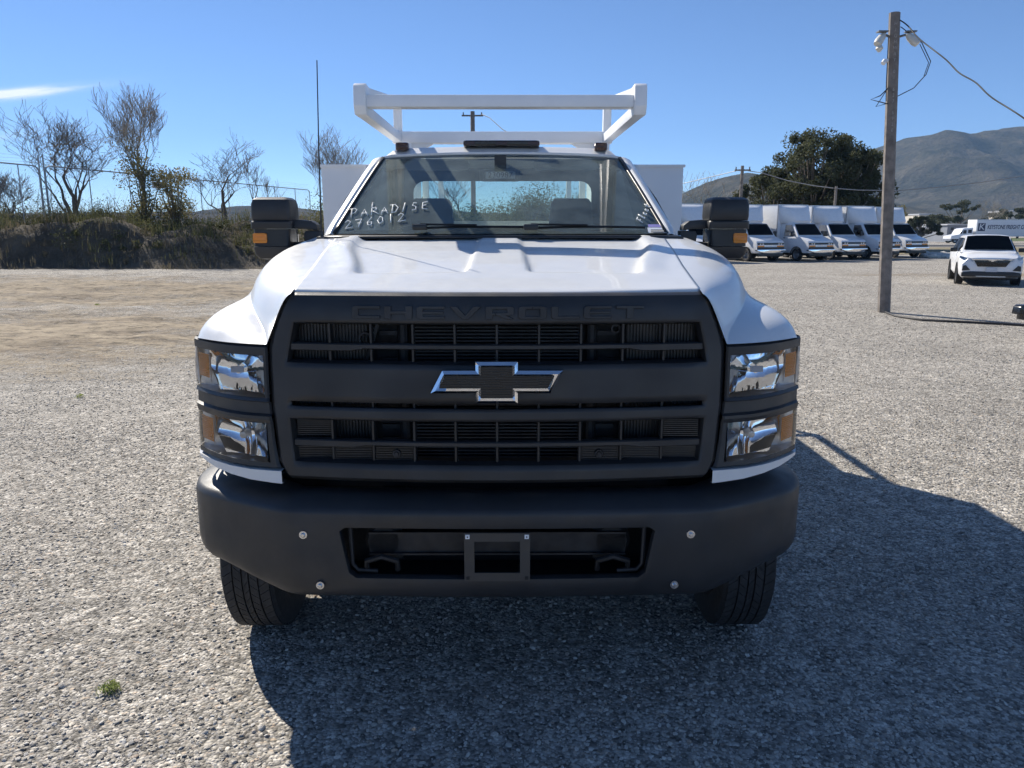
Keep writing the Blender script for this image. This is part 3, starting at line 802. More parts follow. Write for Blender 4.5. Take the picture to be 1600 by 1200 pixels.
# roof skin with rounded flanks
rows = []
for y in [2.195, 2.21, 2.24, 2.30, 2.42, 2.6, 2.8, 2.95, 3.03, 3.06]:
    row = []
    e = sstep(2.19, 2.34, y)
    for a in np.linspace(-1, 1, 31):
        hw = lerp(.79, .835, sstep(2.19, 2.6, y)); x = a * hw
        z = 2.345 + .052 * e * (1 - .25 * sstep(2.8, 3.06, y)) + .012 * (1 - a * a)
        z -= .085 * sstep(.82, 1.0, abs(a)) * e + .028 * sstep(.9, 1.0, abs(a)) * (1 - e)
        row.append((x, y + .11 * a * a * (1 - sstep(2.2, 2.6, y)), z))
    rows.append(row)
RF = MB().grid(rows).build('roof', 'white_paint', TR, sharp=60, solid=.02)
m = MB(); m.prism(rrect(-.238, .238, 2.24, 2.36, .03), 2.395, 2.432, 'z'); CLB = m.build('roof_lamp_bar', 'black_gloss', RF, bevel=.012)
for x in (-.20, 0, .20): MB().b2((x - .035, 2.236, 2.404), (x + .035, 2.26, 2.422)).build('marker_lens', 'amber_dark', CLB)
for x in (-.625, .625):
    ml = MB().prism(rrect(x - .042, x + .042, 2.29, 2.39, .025), 2.375, 2.425, 'z').build('marker_lamp', 'amber_dark', RF, bevel=.012)
# flanks: doors, back wall with its window
for sx in (-1, 1):
    prof2 = [(.98, .70), (1.02, .85), (1.04, 1.3), (1.035, 1.7), (.985, 1.86)]
    rws = [[(sx * x, y, z) for x, z in prof2] for y in (1.55, 1.9, 2.5, 3.05)]
    dr = MB().grid(rws).build('door', 'white_paint', TR, sharp=60, solid=.03)
    MB().b2((sx * 1.045, 2.72, 1.62), (sx * 1.065, 2.92, 1.66)).build('handle', 'black_plastic', dr)
    MB().grid([[(sx * .97, 1.62, 1.87), (sx * .93, 2.0, 2.07), (sx * .85, 2.42, 2.29), (sx * .84, 2.9, 2.30)], [(sx * .97, 1.63, 1.865), (sx * .97, 2.0, 1.865), (sx * .97, 2.42, 1.865), (sx * .97, 2.9, 1.865)]]).build('side_window', 'side_glass', TR, sharp=60)
    MB().prism([(2.9, 1.85), (3.06, 1.85), (3.06, 2.34), (2.9, 2.34)], sx * .80, sx * .97, 'x').build('rear_pillar', 'white_paint', TR, bevel=.02)
bw = MB().b2((-1.0, 3.02, .75), (1.0, 3.06, 2.33)).build('back_wall', 'white_plain', TR)
cut(bw, MB().prism(rrect(-.66, .66, 1.90, 2.245, .09), 2.9, 3.2).build('cutter', None))
MB().prism(rrect(-.67, .67, 1.89, 2.255, .09), 3.035, 3.039).build('back_window', 'side_glass', bw)
iw = MB().b2((-.84, 3.0, .9), (.84, 3.018, 2.33)).build('inner_trim', 'interior_dark', TR)
cut(iw, MB().prism(rrect(-.645, .645, 1.915, 2.23, .08), 2.9, 3.2).build('cutter', None))
MB().b2((-.76, 2.30, 2.318), (.76, 3.0, 2.324)).build('headliner', 'headliner', TR)
MB().grid([[(s * .86, 1.34 + .12 * s * s, 1.852) for s in np.linspace(-1, 1, 9)], [(s * .93, 1.7 + .05 * s * s, 1.862) for s in np.linspace(-1, 1, 9)], [(s * .95, 1.95, 1.82) for s in np.linspace(-1, 1, 9)], [(s * .95, 1.97, 1.4) for s in np.linspace(-1, 1, 9)]]).build('dashboard', 'interior_dark', TR, sharp=40)
MB().prism([(x, z) for x, z in rrect(-1, 1, 0, .1, .04)], 0, 1).v
MB().grid([[(s * .97, 1.24 + .17 * s * s, 1.858 - .006 * s * s) for s in np.linspace(-1, 1, 15)], [(s * .93, 1.33 + .17 * s * s, 1.866) for s in np.linspace(-1, 1, 15)]]).build('cowl_panel', 'black_plastic', TR, solid=.01)
def seat(x, nm='seat'):
    bb = MB().prism(rrect(x - .26, x + .26, 1.20, 1.92, .1), 2.62, 2.76).build(nm, 'seat_fabric', TR, bevel=.04, seg=3)
    hr = MB().prism([(x - .15, 1.90), (x + .15, 1.90), (x + .135, 2.07), (x + .11, 2.095), (x - .11, 2.095), (x - .135, 2.07)], 2.60, 2.72).build('head_rest', 'seat_fabric', bb, bevel=.03, seg=3)
    MB().b2((x - .26, 2.1, 1.12), (x + .26, 2.7, 1.3)).build('seat_cushion', 'seat_fabric', bb, bevel=.05)
    for s in (-.07, .07): MB().tube([(x + s, 2.68, 1.85), (x + s, 2.66, 1.95)], .008, 6).build('head_rest_post', 'alloy', bb)
seat(-.48); seat(.47)
m = MB(); c = Vector((.40, 2.12, 1.72)); tl = math.radians(25)
ring = [c + Vector((.19 * math.cos(a), .19 * math.sin(a) * math.sin(tl), .19 * math.sin(a) * math.cos(tl))) for a in np.linspace(0, 2 * math.pi, 33)[:-1]]
STW = MB().tube(ring, .016, 8, close=True).build('steering_wheel', 'black_satin', TR)
MB().lathe([(0, -.03), (.05, -.03), (.065, .0), (0, .02)], c, 'y', 14).beam(c, c + Vector((.18, 0, 0)), .03, .02).beam(c, c - Vector((.18, 0, 0)), .03, .02).build('wheel_hub', 'black_satin', STW)
# rear-view mirror with the stock number card
p = Vector((-.005, 2.02, 2.21))
MI = MB().prism(rrect(p.x - .125, p.x + .125, p.z - .038, p.z + .034, .025), p.y, p.y + .035).build('rear_view_mirror', 'black_satin', TR, bevel=.01)
MB().b2((p.x - .035, p.y + .02, p.z + .034), (p.x + .035, p.y + .05, 2.325)).build('mirror_stem', 'black_satin', MI)
MB().b2((p.x - .088, p.y - .005, p.z - .022), (p.x + .088, p.y - .002, p.z + .018)).build('number_card', 'paper', MI)
text('card_digits', '230987', 'ink', MI, (p.x, p.y - .0065, p.z - .003), (math.pi / 2, 0, 0), .044, 1.12, .0003)
for sx in (-1, 1):
    MB().prism(rrect(sx * .4 - .2, sx * .4 + .2, 2.25, 2.312, .025), 2.24, 2.26).build('sun_visor', 'headliner', TR, bevel=.005)
# wipers
for x0, x1 in ((-.44, .20), (.14, .78)):
    a, b = ws(x0 / .9, .03) + Vector((0, -.02, .015)), ws(x1 / .9, .045) + Vector((0, -.012, .012))
    wp = MB().tube([a + (b - a) * k + Vector((0, -.05 * 4 * k * (1 - k) * .3, .006 * 4 * k * (1 - k))) for k in np.linspace(0, 1, 8)], .007, 6).build('wiper', 'black_satin', TR)
    MB().box(a + Vector((.02, -.01, .006)), (.075, .05, .03)).build('wiper_pivot', 'black_satin', wp, bevel=.008)
    MB().tube([a + Vector((.02, -.01, .02)), a + (b - a) * .5 + Vector((0, -.025, .014))], .006, 6).build('wiper_arm', 'black_satin', wp)
# chalk writing and stickers on the glass
def on_ws(px, py):
    y = 1.6
    for _ in range(25):
        w = at(px, py, 2.72 + y); x, z = w.x + .065 + .014 * y, w.z
        t_ = min(1, max(0, (z - 1.868) / .467)); s = x / lerp(.895, .748, t_); y = .5 * y + .5 * ws(s, t_).y
    return ws(s, t_) + Vector((0, -.005, .005))
HW = {'P': [[(0, 0), (.25, 1)], [(-.05, .95), (.6, 1), (.85, .8), (.55, .5), (.15, .45)]], 'A': [[(0, 0), (.5, .75), (.85, 0)], [(.1, .3), (.8, .3)]],
      'R': [[(.05, 0), (.35, 1.5), (.2, .8)], [(.2, .8), (.7, .85), (.75, .6), (.3, .45), (.95, .05)]], 'D': [[(.1, 0), (.35, .95)], [(0, .9), (.6, .95), (.95, .55), (.6, .1), (.0, 0)]],
      'I': [[(.2, 0), (.6, 1)]], 'S': [[(.8, .85), (.4, .9), (.25, .6), (.65, .45), (.6, .1), (.1, .05)]], 'E': [[(.9, .85), (.3, .8), (.15, .1), (.8, 0)], [(.2, .45), (.7, .5)]],
      '2': [[(.1, .75), (.45, .95), (.75, .75), (.0, .0), (.9, .08)]], '7': [[(.05, .85), (.8, .9), (.3, 0)], [(.25, .45), (.75, .5)]], '6': [[(.75, .95), (.2, .45), (.2, .1), (.6, .05), (.7, .4), (.2, .4)]],
      '0': [[(.5, .9), (.15, .5), (.3, .05), (.75, .3), (.75, .75), (.5, .9)]], '1': [[(.5, 1), (.4, 0)]],
      'F': [[(.1, 0), (.4, 1)], [(.1, .95), (.9, 1)], [(.15, .5), (.7, .5)]], 'l': [[(.2, .0), (.5, 1.1), (.6, .9), (.35, 0), (.6, .1)]], 'e': [[(.1, .25), (.6, .35), (.5, .55), (.2, .45), (.2, .1), (.7, .1)]], 't': [[(.5, 1), (.3, .1), (.7, .05)], [(.1, .65), (.9, .7)]]}
def scrawl(txt, p0, p1, h, name, wts=.0026):
    p0, p1 = Vector(p0), Vector(p1); d = (p1 - p0) / len(txt); up = Vector((d.y, -d.x)).normalized() * h
    if up.y > 0: up = -up
    m = MB()
    for i, ch in enumerate(txt):
        o = p0 + d * i
        for st in HW[ch]:
            pts = []
            for k in range(len(st) - 1):
                for u in np.linspace(0, 1, 4)[(0 if k == 0 else 1):]:
                    a = lerp(st[k][0], st[k + 1][0], u); b = lerp(st[k][1], st[k + 1][1], u)
                    q = o + d * .8 * a + up * b; pts.append(on_ws(q.x, q.y))
            m.tube(pts, wts, 4)
    m.build(name, 'chalk', WS, sharp=180)
scrawl('PARADISE', (542, 341), (667, 328), 13, 'chalk_writing', .0030)
scrawl('276012', (533, 359), (632, 346), 13, 'chalk_writing', .0030)
scrawl('Fleet', (997, 350), (1011, 322), 11, 'chalk_writing', .0032)
def sticker(x0, x1, y0, y1, m_, nm):
    MB().grid([[on_ws(lerp(x0, x1, a) + (y1 - yy) * -.12, yy) for a in np.linspace(0, 1, 4)] for yy in (y1, y0)]).build(nm, m_, WS, sharp=180)
sticker(1006, 1036, 357, 369, 'paper', 'sticker'); sticker(1006, 1030, 352, 356.5, 'paper_violet', 'sticker')
for yy in (361, 364): sticker(1010, 1032, yy, yy + 1.4, 'ink', 'sticker_print')
for o in TR.children:
    pass
for o in list(WS.children):
    if o.name.startswith('sticker_print'):
        o.location = (0, -.003, .003)

# side mirrors
def shell(name, m_, par, secs, bev=.012):
    """stack of four-cornered rings, corners rounded"""
    rings = []
    for x0, x1, y0, y1, z in secs:
        r = min(abs(x1 - x0), y1 - y0) * .12; rings.append([(px_, py_, z) for px_, py_ in rrect(min(x0, x1), max(x0, x1), y0, y1, r, 4)])
    m = MB().grid(rings, True); n = len(rings[0]); m.f.append(tuple(reversed(range(n)))); m.f.append(tuple(range((len(rings) - 1) * n, len(rings) * n)))
    return m.build(name, m_, par, sharp=35)
for sx in (-1, 1):
    yo = 1.62; xin, xo = 1.135, 1.345
    arm = MB().prism([(sx * 1.0, 1.885), (sx * 1.005, 1.915), (sx * 1.035, 1.938), (sx * 1.10, 1.943), (sx * 1.30, 1.940), (sx * 1.30, 1.897), (sx * 1.06, 1.893)], yo - .045, yo + .05).build('mirror_arm', 'black_plastic', TR, bevel=.008)
    MB().prism([(sx * .99, 1.885), (sx * 1.075, 1.884), (sx * 1.085, 1.86), (sx * 1.08, 1.815), (sx * 1.0, 1.795)], yo - .03, yo + .05).build('mirror_base', 'black_plastic', arm, bevel=.008)
    MB().tube([(sx * 1.08, yo, 1.812), (sx * 1.16, yo, 1.808)], .014, 8).build('lower_strut', 'black_plastic', arm)
    MH = shell('side_mirror', 'black_plastic', TR, [(sx * xin, sx * xo, yo - .095, yo + .09, 1.938), (sx * (xin - .004), sx * (xo + .002), yo - .103, yo + .09, 1.96), (sx * (xin - .002), sx * (xo + .001), yo - .102, yo + .09, 2.022), (sx * (xin + .006), sx * (xo - .005), yo - .09, yo + .085, 2.049), (sx * (xin + .022), sx * (xo - .02), yo - .06, yo + .07, 2.061), (sx * (xin + .04), sx * (xo - .04), yo - .03, yo + .06, 2.064)])
    shell('mirror_band', 'black_satin', MH, [(sx * (xin - .006), sx * (xo + .004), yo - .110, yo + .085, 1.894), (sx * (xin - .006), sx * (xo + .004), yo - .112, yo + .085, 1.90), (sx * (xin - .006), sx * (xo + .004), yo - .112, yo + .085, 1.930), (sx * (xin - .003), sx * (xo + .002), yo - .106, yo + .085, 1.9365)])
    shell('mirror_mid', 'black_satin', MH, [(sx * (xin + .012), sx * (xo - .002), yo - .088, yo + .08, 1.80), (sx * (xin + .012), sx * (xo - .002), yo - .088, yo + .08, 1.893)])
    shell('mirror_foot', 'black_plastic', MH, [(sx * (xin + .05), sx * (xo - .05), yo - .05, yo + .05, 1.728), (sx * (xin + .02), sx * (xo - .022), yo - .082, yo + .07, 1.736), (sx * (xin - .005), sx * (xo - .004), yo - .096, yo + .08, 1.757), (sx * (xin - .012), sx * xo, yo - .10, yo + .08, 1.798)])
    tm_ = MB().prism(rrect(min(sx * (xo - .078), sx * (xo - .002)), max(sx * (xo - .078), sx * (xo - .002)), 1.818, 1.872, .008, 2), yo - .098, yo - .06).build('turn_marker', 'amber', MH, bevel=.004)
    for z in (1.829, 1.846, 1.862): MB().b2((sx * (xo - .074), yo - .101, z - .0025), (sx * (xo - .006), yo - .097, z + .0025)).build('lens_rib', 'amber', tm_)
    MB().b2((sx * (xin + .012), yo + .091, 1.81), (sx * (xo - .02), yo + .096, 2.05)).build('mirror_glass', 'chrome', MH)
# antenna
an = MB().tube([(-.94, 1.42, 1.83), (-.945, 1.42, 1.88)], [.012, .009], 8).build('antenna', 'black_satin', TR)
MB().tube([(-.945, 1.42, 1.87), (-.94, 1.43, 2.3), (-.93, 1.44, 2.735)], [.0045, .0035, .0028], 6).build('antenna_mast', 'black_satin', an)

# wheels --------------------------------------------------------------
def road_wheel(parent, c, r, w, tread=True, rimr=.255, k=64, nblk=58):
    wh = empty('wheel', c, 0, parent)
    hw = w / 2
    prof = [(rimr, -hw * .8), (rimr + .02, -hw * .95), (r * .82, -hw), (r * .94, -hw * .97), (r - .012, -hw * .86), (r - .012, hw * .86), (r * .94, hw * .97), (r * .82, hw), (rimr + .02, hw * .95), (rimr, hw * .8)]
    MB().lathe(prof, (0, 0, 0), 'x', k).build('tyre', 'rubber', wh, sharp=28)
    if tread:
        m = MB(); edges = [-.86, -.50, -.44, -.16, -.10, .10, .16, .44, .50, .86]
        for j in range(0, 10, 2):
            a0, a1 = edges[j] * hw, edges[j + 1] * hw
            for i in range(nblk):
                t0 = 2 * math.pi * (i + .5 * (j // 2 % 2)) / nblk; dt = 2 * math.pi / nblk * .93; sk = .035 * (1 if j % 4 else -1)
                pts = []
                for rad in (r - .013, r - .0005):
                    for aa, tt in ((a0, t0 - sk), (a1, t0 + sk), (a1, t0 + dt + sk), (a0, t0 + dt - sk)):
                        pts.append((aa, rad * math.cos(tt), rad * math.sin(tt)))
                m.add(pts, [(0, 1, 2, 3), (7, 6, 5, 4), (0, 4, 5, 1), (1, 5, 6, 2), (2, 6, 7, 3), (3, 7, 4, 0)])
        m.build('tread', 'rubber', wh, sharp=20)['kind'] = 'stuff'
    MB().lathe([(0, hw * .2), (.05, hw * .2), (.09, hw * .1), (.13, -hw * .3), (rimr * .85, -hw * .25), (rimr, hw * .75), (rimr + .01, hw * .8)], (0, 0, 0), 'x', 32).build('rim', 'alloy', wh)
    return wh
for sx in (-1, 1):
    w_ = road_wheel(TR, (sx * 1.115, .83, .41), .412, .235)
    if sx < 0: w_.rotation_euler = (0, 0, math.pi)
for sx in (-1, 1):
    for x in (.80, 1.08):
        w_ = road_wheel(TR, (sx * x, 5.2, .41), .412, .235, tread=False, k=40)
        if sx < 0: w_.rotation_euler = (0, 0, math.pi)
MB().tube([(-.9, 5.2, .42), (.9, 5.2, .42)], .09, 10).build('rear_axle', 'under_black', TR)
for sx in (-1, 1):
    MB().b2((sx * .70, 1.34, .24), (sx * 1.22, 1.355, .95)).build('sun_block_flap', 'under_black', TR)  # flap added behind the tyre to block sun under the truck
    MB().b2((sx * .72, 1.50, .42), (sx * 1.06, 3.0, .52)).build('sun_block_board', 'black_satin', TR, bevel=.01)  # board added to stop sunlight slipping in below the cab
    MB().b2((sx * .48, 1.62, .44), (sx * .70, 2.9, .80)).build('fuel_tank' if sx < 0 else 'sun_block_box', 'under_black', TR, bevel=.02)  # tank and box are added bulk, keeping sun from passing beneath the cab
# wheel well liners
for sx in (-1, 1):
    ob = MB().lathe([(.58, 0), (.58, .38)], (sx * .78 if sx > 0 else -.78 - .38, .92, .41), 'x', 40).build('wheel_liner', 'under_black', TR)
    me = ob.data; bm = bmesh.new(); bm.from_mesh(me)
    bmesh.ops.delete(bm, geom=[v for v in bm.verts if v.co.z < .62], context='VERTS'); bm.to_mesh(me); bm.free()

# service body --------------------------------------------------------
for sx in (-1, 1):
    cb = MB().b2((sx * .78, 3.14, .80), (sx * 1.335, 4.75, 2.345)).build('tall_cabinet', 'white_body', TR, bevel=.008)
    MB().b2((sx * .775, 3.125, 2.338), (sx * 1.345, 4.76, 2.355)).build('drip_edge', 'white_body', cb)
    MB().b2((sx * .78, 4.755, .80), (sx * 1.335, 6.9, 1.62)).build('side_cabinet', 'white_body', TR, bevel=.008)
    for y0 in (3.3, 3.95): MB().b2((sx * 1.336, y0, .95), (sx * 1.348, y0 + .58, 2.2)).build('cabinet_door', 'white_body', cb)
MB().b2((-.78, 3.5, .88), (.78, 6.9, .95)).build('cargo_bed', 'steel_grey', TR)
MB().b2((-.78, 3.16, .9), (.78, 3.20, 1.95)).build('bulkhead', 'white_body', TR)
MB().b2((-1.27, 6.9, .62), (1.27, 7.1, .80)).build('rear_bumper', 'black_satin', TR)
# ladder rack: side frames reaching over the cab, cross bars, posts
RK = MB().b2((-.80, 3.10, 2.505), (.80, 3.22, 2.585)).build('rack', 'white_plain', TR, bevel=.006)
for sx in (-1, 1): MB().b2((sx * .78, 3.105, 2.357), (sx * .66, 3.215, 2.507)).build('rack_foot', 'white_plain', RK, bevel=.004)
for sx in (-1, 1):
    MB().prism([(sx * .66, 2.507), (sx * .66, 2.42), (sx * .50, 2.507)], 3.13, 3.19).build('gusset', 'white_plain', RK)
XR = .735
MB().b2((-XR - .045, 1.70, 2.548), (XR + .045, 1.80, 2.612)).build('cross_bar', 'white_plain', RK, bevel=.006)
for sx in (-1, 1):
    xa, xb = sx * (XR - .005), sx * (XR + .062)
    x0, x1 = min(xa, xb), max(xa, xb)
    MB().prism([(1.665, 2.55), (1.69, 2.505), (1.80, 2.505), (1.80, 2.665), (1.70, 2.67), (1.672, 2.655)], x0, x1, 'x').build('rack_end', 'white_plain', RK, bevel=.006)
    MB().beam((sx * (XR + .028), 1.79, 2.535), (sx * (XR + .028), 3.10, 2.54), .062, .06).build('lower_rail', 'white_plain', RK, bevel=.006)
    MB().beam((sx * (XR + .028), 1.78, 2.635), (sx * (XR + .028), 3.16, 2.79), .058, .055).build('upper_rail', 'white_plain', RK, bevel=.006)
    MB().beam((sx * (XR + .028), 3.16, 2.58), (sx * (XR + .028), 3.16, 2.80), .058, .06, up=(0, 1, 0)).build('rack_post', 'white_plain', RK, bevel=.006)
    MB().beam((sx * (XR + .028), 3.24, 2.545), (sx * (XR + .028), 6.8, 2.545), .058, .055).build('upper_rail', 'white_plain', RK, bevel=.006)
    for y in (5.0, 6.75): MB().beam((sx * (XR + .028), y, 1.62), (sx * (XR + .028), y, 2.515), .058, .06, up=(0, 1, 0)).build('rack_post', 'white_plain', RK, bevel=.006)
MB().b2((-XR, 6.72, 2.515), (XR, 6.78, 2.57)).build('cross_bar', 'white_plain', RK, bevel=.006)
# ------------------------------------------------------------------ ground, hills
def ground_patch(name, rows, m, z, label=None):
    o = MB().grid(rows).build(name, m); o.location.z = z; tag(o, kind='structure'); return o
def GZ(y): return interp(y, [62, 80, 100, 125, 150], [0, -.12, -.42, -.72, -.80])      # the lot falls away gently towards the road
G = MB().grid([[(x, y, GZ(y)) for x in (-6000, 0, 6000)] for y in (-6000, 0, 62, 70, 80, 90, 100, 110, 125, 150, 400, 6000)])
GO = G.build('ground', 'gravel', sharp=180); tag(GO, 'grey gravel lot with worn tan dirt patches', kind='structure')

def strip(name, px0, px1, d0, d1, m, z, n=14, wob=.8):
    """ground sheet between two distances, its edges wandering a little"""
    rr = random.Random(len(name)); r0, r1 = [], []
    for k in range(n + 1):
        px = lerp(px0, px1, k / n)
        for r, d in ((r0, d0), (r1, d1)):
            dd = d + rr.uniform(-wob, wob); r.append((( px - 800) / FPX * dd * .99, dd, z + GZ(dd)))
    rows = [[Vector(a).lerp(Vector(b), k / 6) for a, b in zip(r0, r1)] for k in range(7)]
    rows = [[(p.x, p.y, z + GZ(p.y) + .01) for p in r] for r in rows]
    o = MB().grid(rows).build(name, m); tag(o, kind='structure'); return o
strip('verge', 1395, 2300, 56, 84, 'weedy_soil', .004)
strip('grass_verge', 1440, 2300, 160, 210, 'verge_grass', .004, wob=2)
strip('road', 1380, 2400, 92, 118, 'asphalt', .008, wob=.3)

def range_of_hills(name, crest, D, depth, seed, rough, front=.55):
    """ridge with spurs; crest given by photo rays at distance D"""
    xs = [c[0] for c in crest]; zs = [at(c[0], c[1], D).z for c in crest]
    nx, ny = 190, 46; rows = []
    for j in range(ny + 1):
        b = j / ny; d = lerp(D * front, D + depth, b); row = []
        for i in range(nx + 1):
            px = lerp(xs[0], xs[-1], i / nx); X = (px - 800) / FPX * D / math.cos(PITCH) * lerp(.9, 1.0, min(1, d / D))
            zc = interp(px, xs, zs)
            t_ = (d - D * front) / (D * (1 - front)); s = sstep(0, 1, min(1, t_)) if t_ <= 1 else 1 - .5 * sstep(1, 1 + depth / (D * (1 - front)), t_)
            p = Vector((X * .0016 + seed, d * .0016, seed * .3))
            rg = noise.ridged_multi_fractal(p * 1.6, 1.0, 2.1, 6, 1.0, 2.0) - 1.1
            f = noise.fractal(p * 9, .9, 2.1, 5)
            z = zc * s + zc * rough * (rg * .55 * s * (1 - .97 * sstep(.62, 1, t_)) + f * .07 * s)
            row.append((X, d, max(z, -2) if j else -8))
        rows.append(row)
    o = MB().grid(rows).build(name, 'chaparral', sharp=180, fix=False)
    if o.data.polygons[0].normal.z < 0: o.data.flip_normals()
    tag(o, kind='structure'); return o
range_of_hills('hills', [(1150, 352), (1200, 322), (1250, 288), (1300, 258), (1350, 228), (1380, 216), (1420, 211), (1450, 215), (1490, 209), (1520, 203), (1545, 200), (1575, 204), (1600, 207), (1650, 212), (1750, 230), (1900, 246), (2100, 300), (2300, 345)], 2100, 700, 3.1, .55)
range_of_hills('low_hills', [(930, 350), (1000, 335), (1050, 308), (1080, 290), (1110, 277), (1140, 272), (1165, 274), (1200, 283), (1260, 300), (1330, 320), (1420, 340), (1480, 350)], 1500, 500, 8.7, .5)
range_of_hills('far_hills', [(-700, 345), (-300, 330), (0, 336), (200, 332), (380, 330), (430, 322), (480, 325), (560, 335), (700, 330), (860, 338), (950, 352)], 1900, 500, 5.2, .4)

# low relief of the worn earth: scuffed humps and ruts
rows = []
for y in np.linspace(9.5, 35.0, 190):
    row = []
    for x in np.linspace(-34, -2.6, 190):
        e = sstep(9.5, 13, y) * (1 - sstep(32.5, 35, y)) * sstep(-34, -30, x) * (1 - sstep(-6.5 - (y - 10) * .12, -2.6, x))
        wx = x + 2.2 * noise.noise(Vector((x * .07, y * .07, 4)))
        rut = math.sin((y * 1.05 - wx * .16) * 2.1 + 2.5 * noise.noise(Vector((wx * .10, y * .16, 2)))) * noise.noise(Vector((x * .13, y * .2, 8)))
        z = .10 * noise.fractal(Vector((x * .35, y * .5, 1)), .9, 2.1, 5) + .055 * rut + .05 * noise.noise(Vector((x * 1.4, y * 2.2, 6))) + .05
        row.append((x, y, e * max(0, z) - .012 * (1 - e) - .004))
    rows.append(row)
DR = MB().grid(rows).build('dirt_track', 'gravel', sharp=180, fix=False)
if DR.data.polygons[0].normal.z < 0: DR.data.flip_normals()
tag(DR, kind='structure')
# ------------------------------------------------------------------ loose stones near the truck
def stone_mesh(seed):
    rr = random.Random(seed); bm = bmesh.new(); bmesh.ops.create_icosphere(bm, subdivisions=1, radius=1)
    sq = (rr.uniform(.8, 1.3), rr.uniform(.65, 1.0), rr.uniform(.30, .58))
    for v in bm.verts:
        k = 1 + rr.uniform(-.2, .16); v.co = Vector((v.co.x * sq[0] * k, v.co.y * sq[1] * k, v.co.z * sq[2] * k))
    me = bpy.data.meshes.new('stone'); bm.to_mesh(me); bm.free()
    me.materials.append(M['stone']); me.polygons.foreach_set('use_smooth', [True] * len(me.polygons)); me.set_sharp_from_angle(angle=math.radians(50))
    return me
stones = bpy.data.collections.new('stones')
for i in range(10): stones.objects.link(bpy.data.objects.new('stone', stone_mesh(40 + i)))
rng = np.random.default_rng(3)
def scatter(d0, d1, dens, margin, seed):
    r = np.random.default_rng(seed); n = int(dens * (d1 * 1.0 - d0) * (1.5 * (d0 + d1) / 2 + 2 * margin))
    y = r.uniform(d0, d1, n); w = .74 * y + margin; x = r.uniform(-1, 1, n) * (.74 * d1 + margin); k = np.abs(x) < w
    return x[k], y[k]
def gravel(name, parts, base, label):
    X, Y, S = [], [], []
    for d0, d1, dens, smin, smax, seed in parts:
        x, y = scatter(d0, d1, dens, .8, seed); X.append(x); Y.append(y)
        r = np.random.default_rng(seed + 9); S.append(smin + (smax - smin) * r.random(len(x)) ** 3.2 * np.where(r.random(len(x)) < .015, 1.9, 1.0))
    x, y, s = map(np.concatenate, (X, Y, S))
    # thin the cover over the worn earth and in drifting clumps
    keep = np.ones(len(x), bool); r = np.random.default_rng(77)
    patch = np.maximum(1 - ((x + 17) / 16) ** 2 - ((y - 23.5) / 7.5) ** 2, 1 - ((x + 10) / 7) ** 2 - ((y - 13.5) / 5.5) ** 2)
    cl = np.array([noise.noise(Vector((a * .9, b * .9, 1.7))) for a, b in zip(x[::1], y[::1])])
    keep &= r.random(len(x)) > np.clip(patch * 1.3 + .2 + np.clip((y - 17) / 10, 0, .6), 0, .86)
    keep &= r.random(len(x)) > np.clip(.22 - cl * 1.1, 0, .75)
    x, y, s = x[keep], y[keep], s[keep]
    me = bpy.data.meshes.new(name); n = len(x); me.vertices.add(n)
    co = np.stack([x, y, s * .13], 1).astype(np.float32); me.vertices.foreach_set('co', co.ravel())
    at_ = me.attributes.new('size', 'FLOAT', 'POINT'); at_.data.foreach_set('value', s.astype(np.float32))
    o = bpy.data.objects.new(name, me); COL.objects.link(o)
    ng = bpy.data.node_groups.new('scatter_stones', 'GeometryNodeTree')
    ng.interface.new_socket('Geometry', in_out='INPUT', socket_type='NodeSocketGeometry'); ng.interface.new_socket('Geometry', in_out='OUTPUT', socket_type='NodeSocketGeometry')
    N, L = ng.nodes, ng.links
    gi, go = N.new('NodeGroupInput'), N.new('NodeGroupOutput'); ip = N.new('GeometryNodeInstanceOnPoints'); ci = N.new('GeometryNodeCollectionInfo')
    ci.inputs['Collection'].default_value = stones; ci.inputs['Separate Children'].default_value = True; ci.inputs['Reset Children'].default_value = True
    L.new(gi.outputs[0], ip.inputs['Points']); L.new(ci.outputs[0], ip.inputs['Instance']); ip.inputs['Pick Instance'].default_value = True
    rv = N.new('FunctionNodeRandomValue'); rv.data_type = 'FLOAT_VECTOR'; rv.inputs[0].default_value = (-.45, -.45, 0); rv.inputs[1].default_value = (.45, .45, 6.28)
    L.new(rv.outputs[0], ip.inputs['Rotation'])
    na = N.new('GeometryNodeInputNamedAttribute'); na.data_type = 'FLOAT'; na.inputs['Name'].default_value = 'size'
    L.new(na.outputs[0], ip.inputs['Scale']); L.new(ip.outputs[0], go.inputs[0])
    md = o.modifiers.new('scatter', 'NODES'); md.node_group = ng
    tag(o, label, 'gravel', kind='stuff'); return o
gravel('gravel', [(1.7, 4.2, 4600, .0034, .0140, 1), (4.2, 7.5, 2500, .0042, .0140, 2), (7.5, 12.0, 850, .006, .016, 3), (12.0, 19.0, 260, .008, .020, 4), (19.0, 27.0, 80, .010, .022, 5)], 0, 'loose grey crushed stone strewn over the lot')

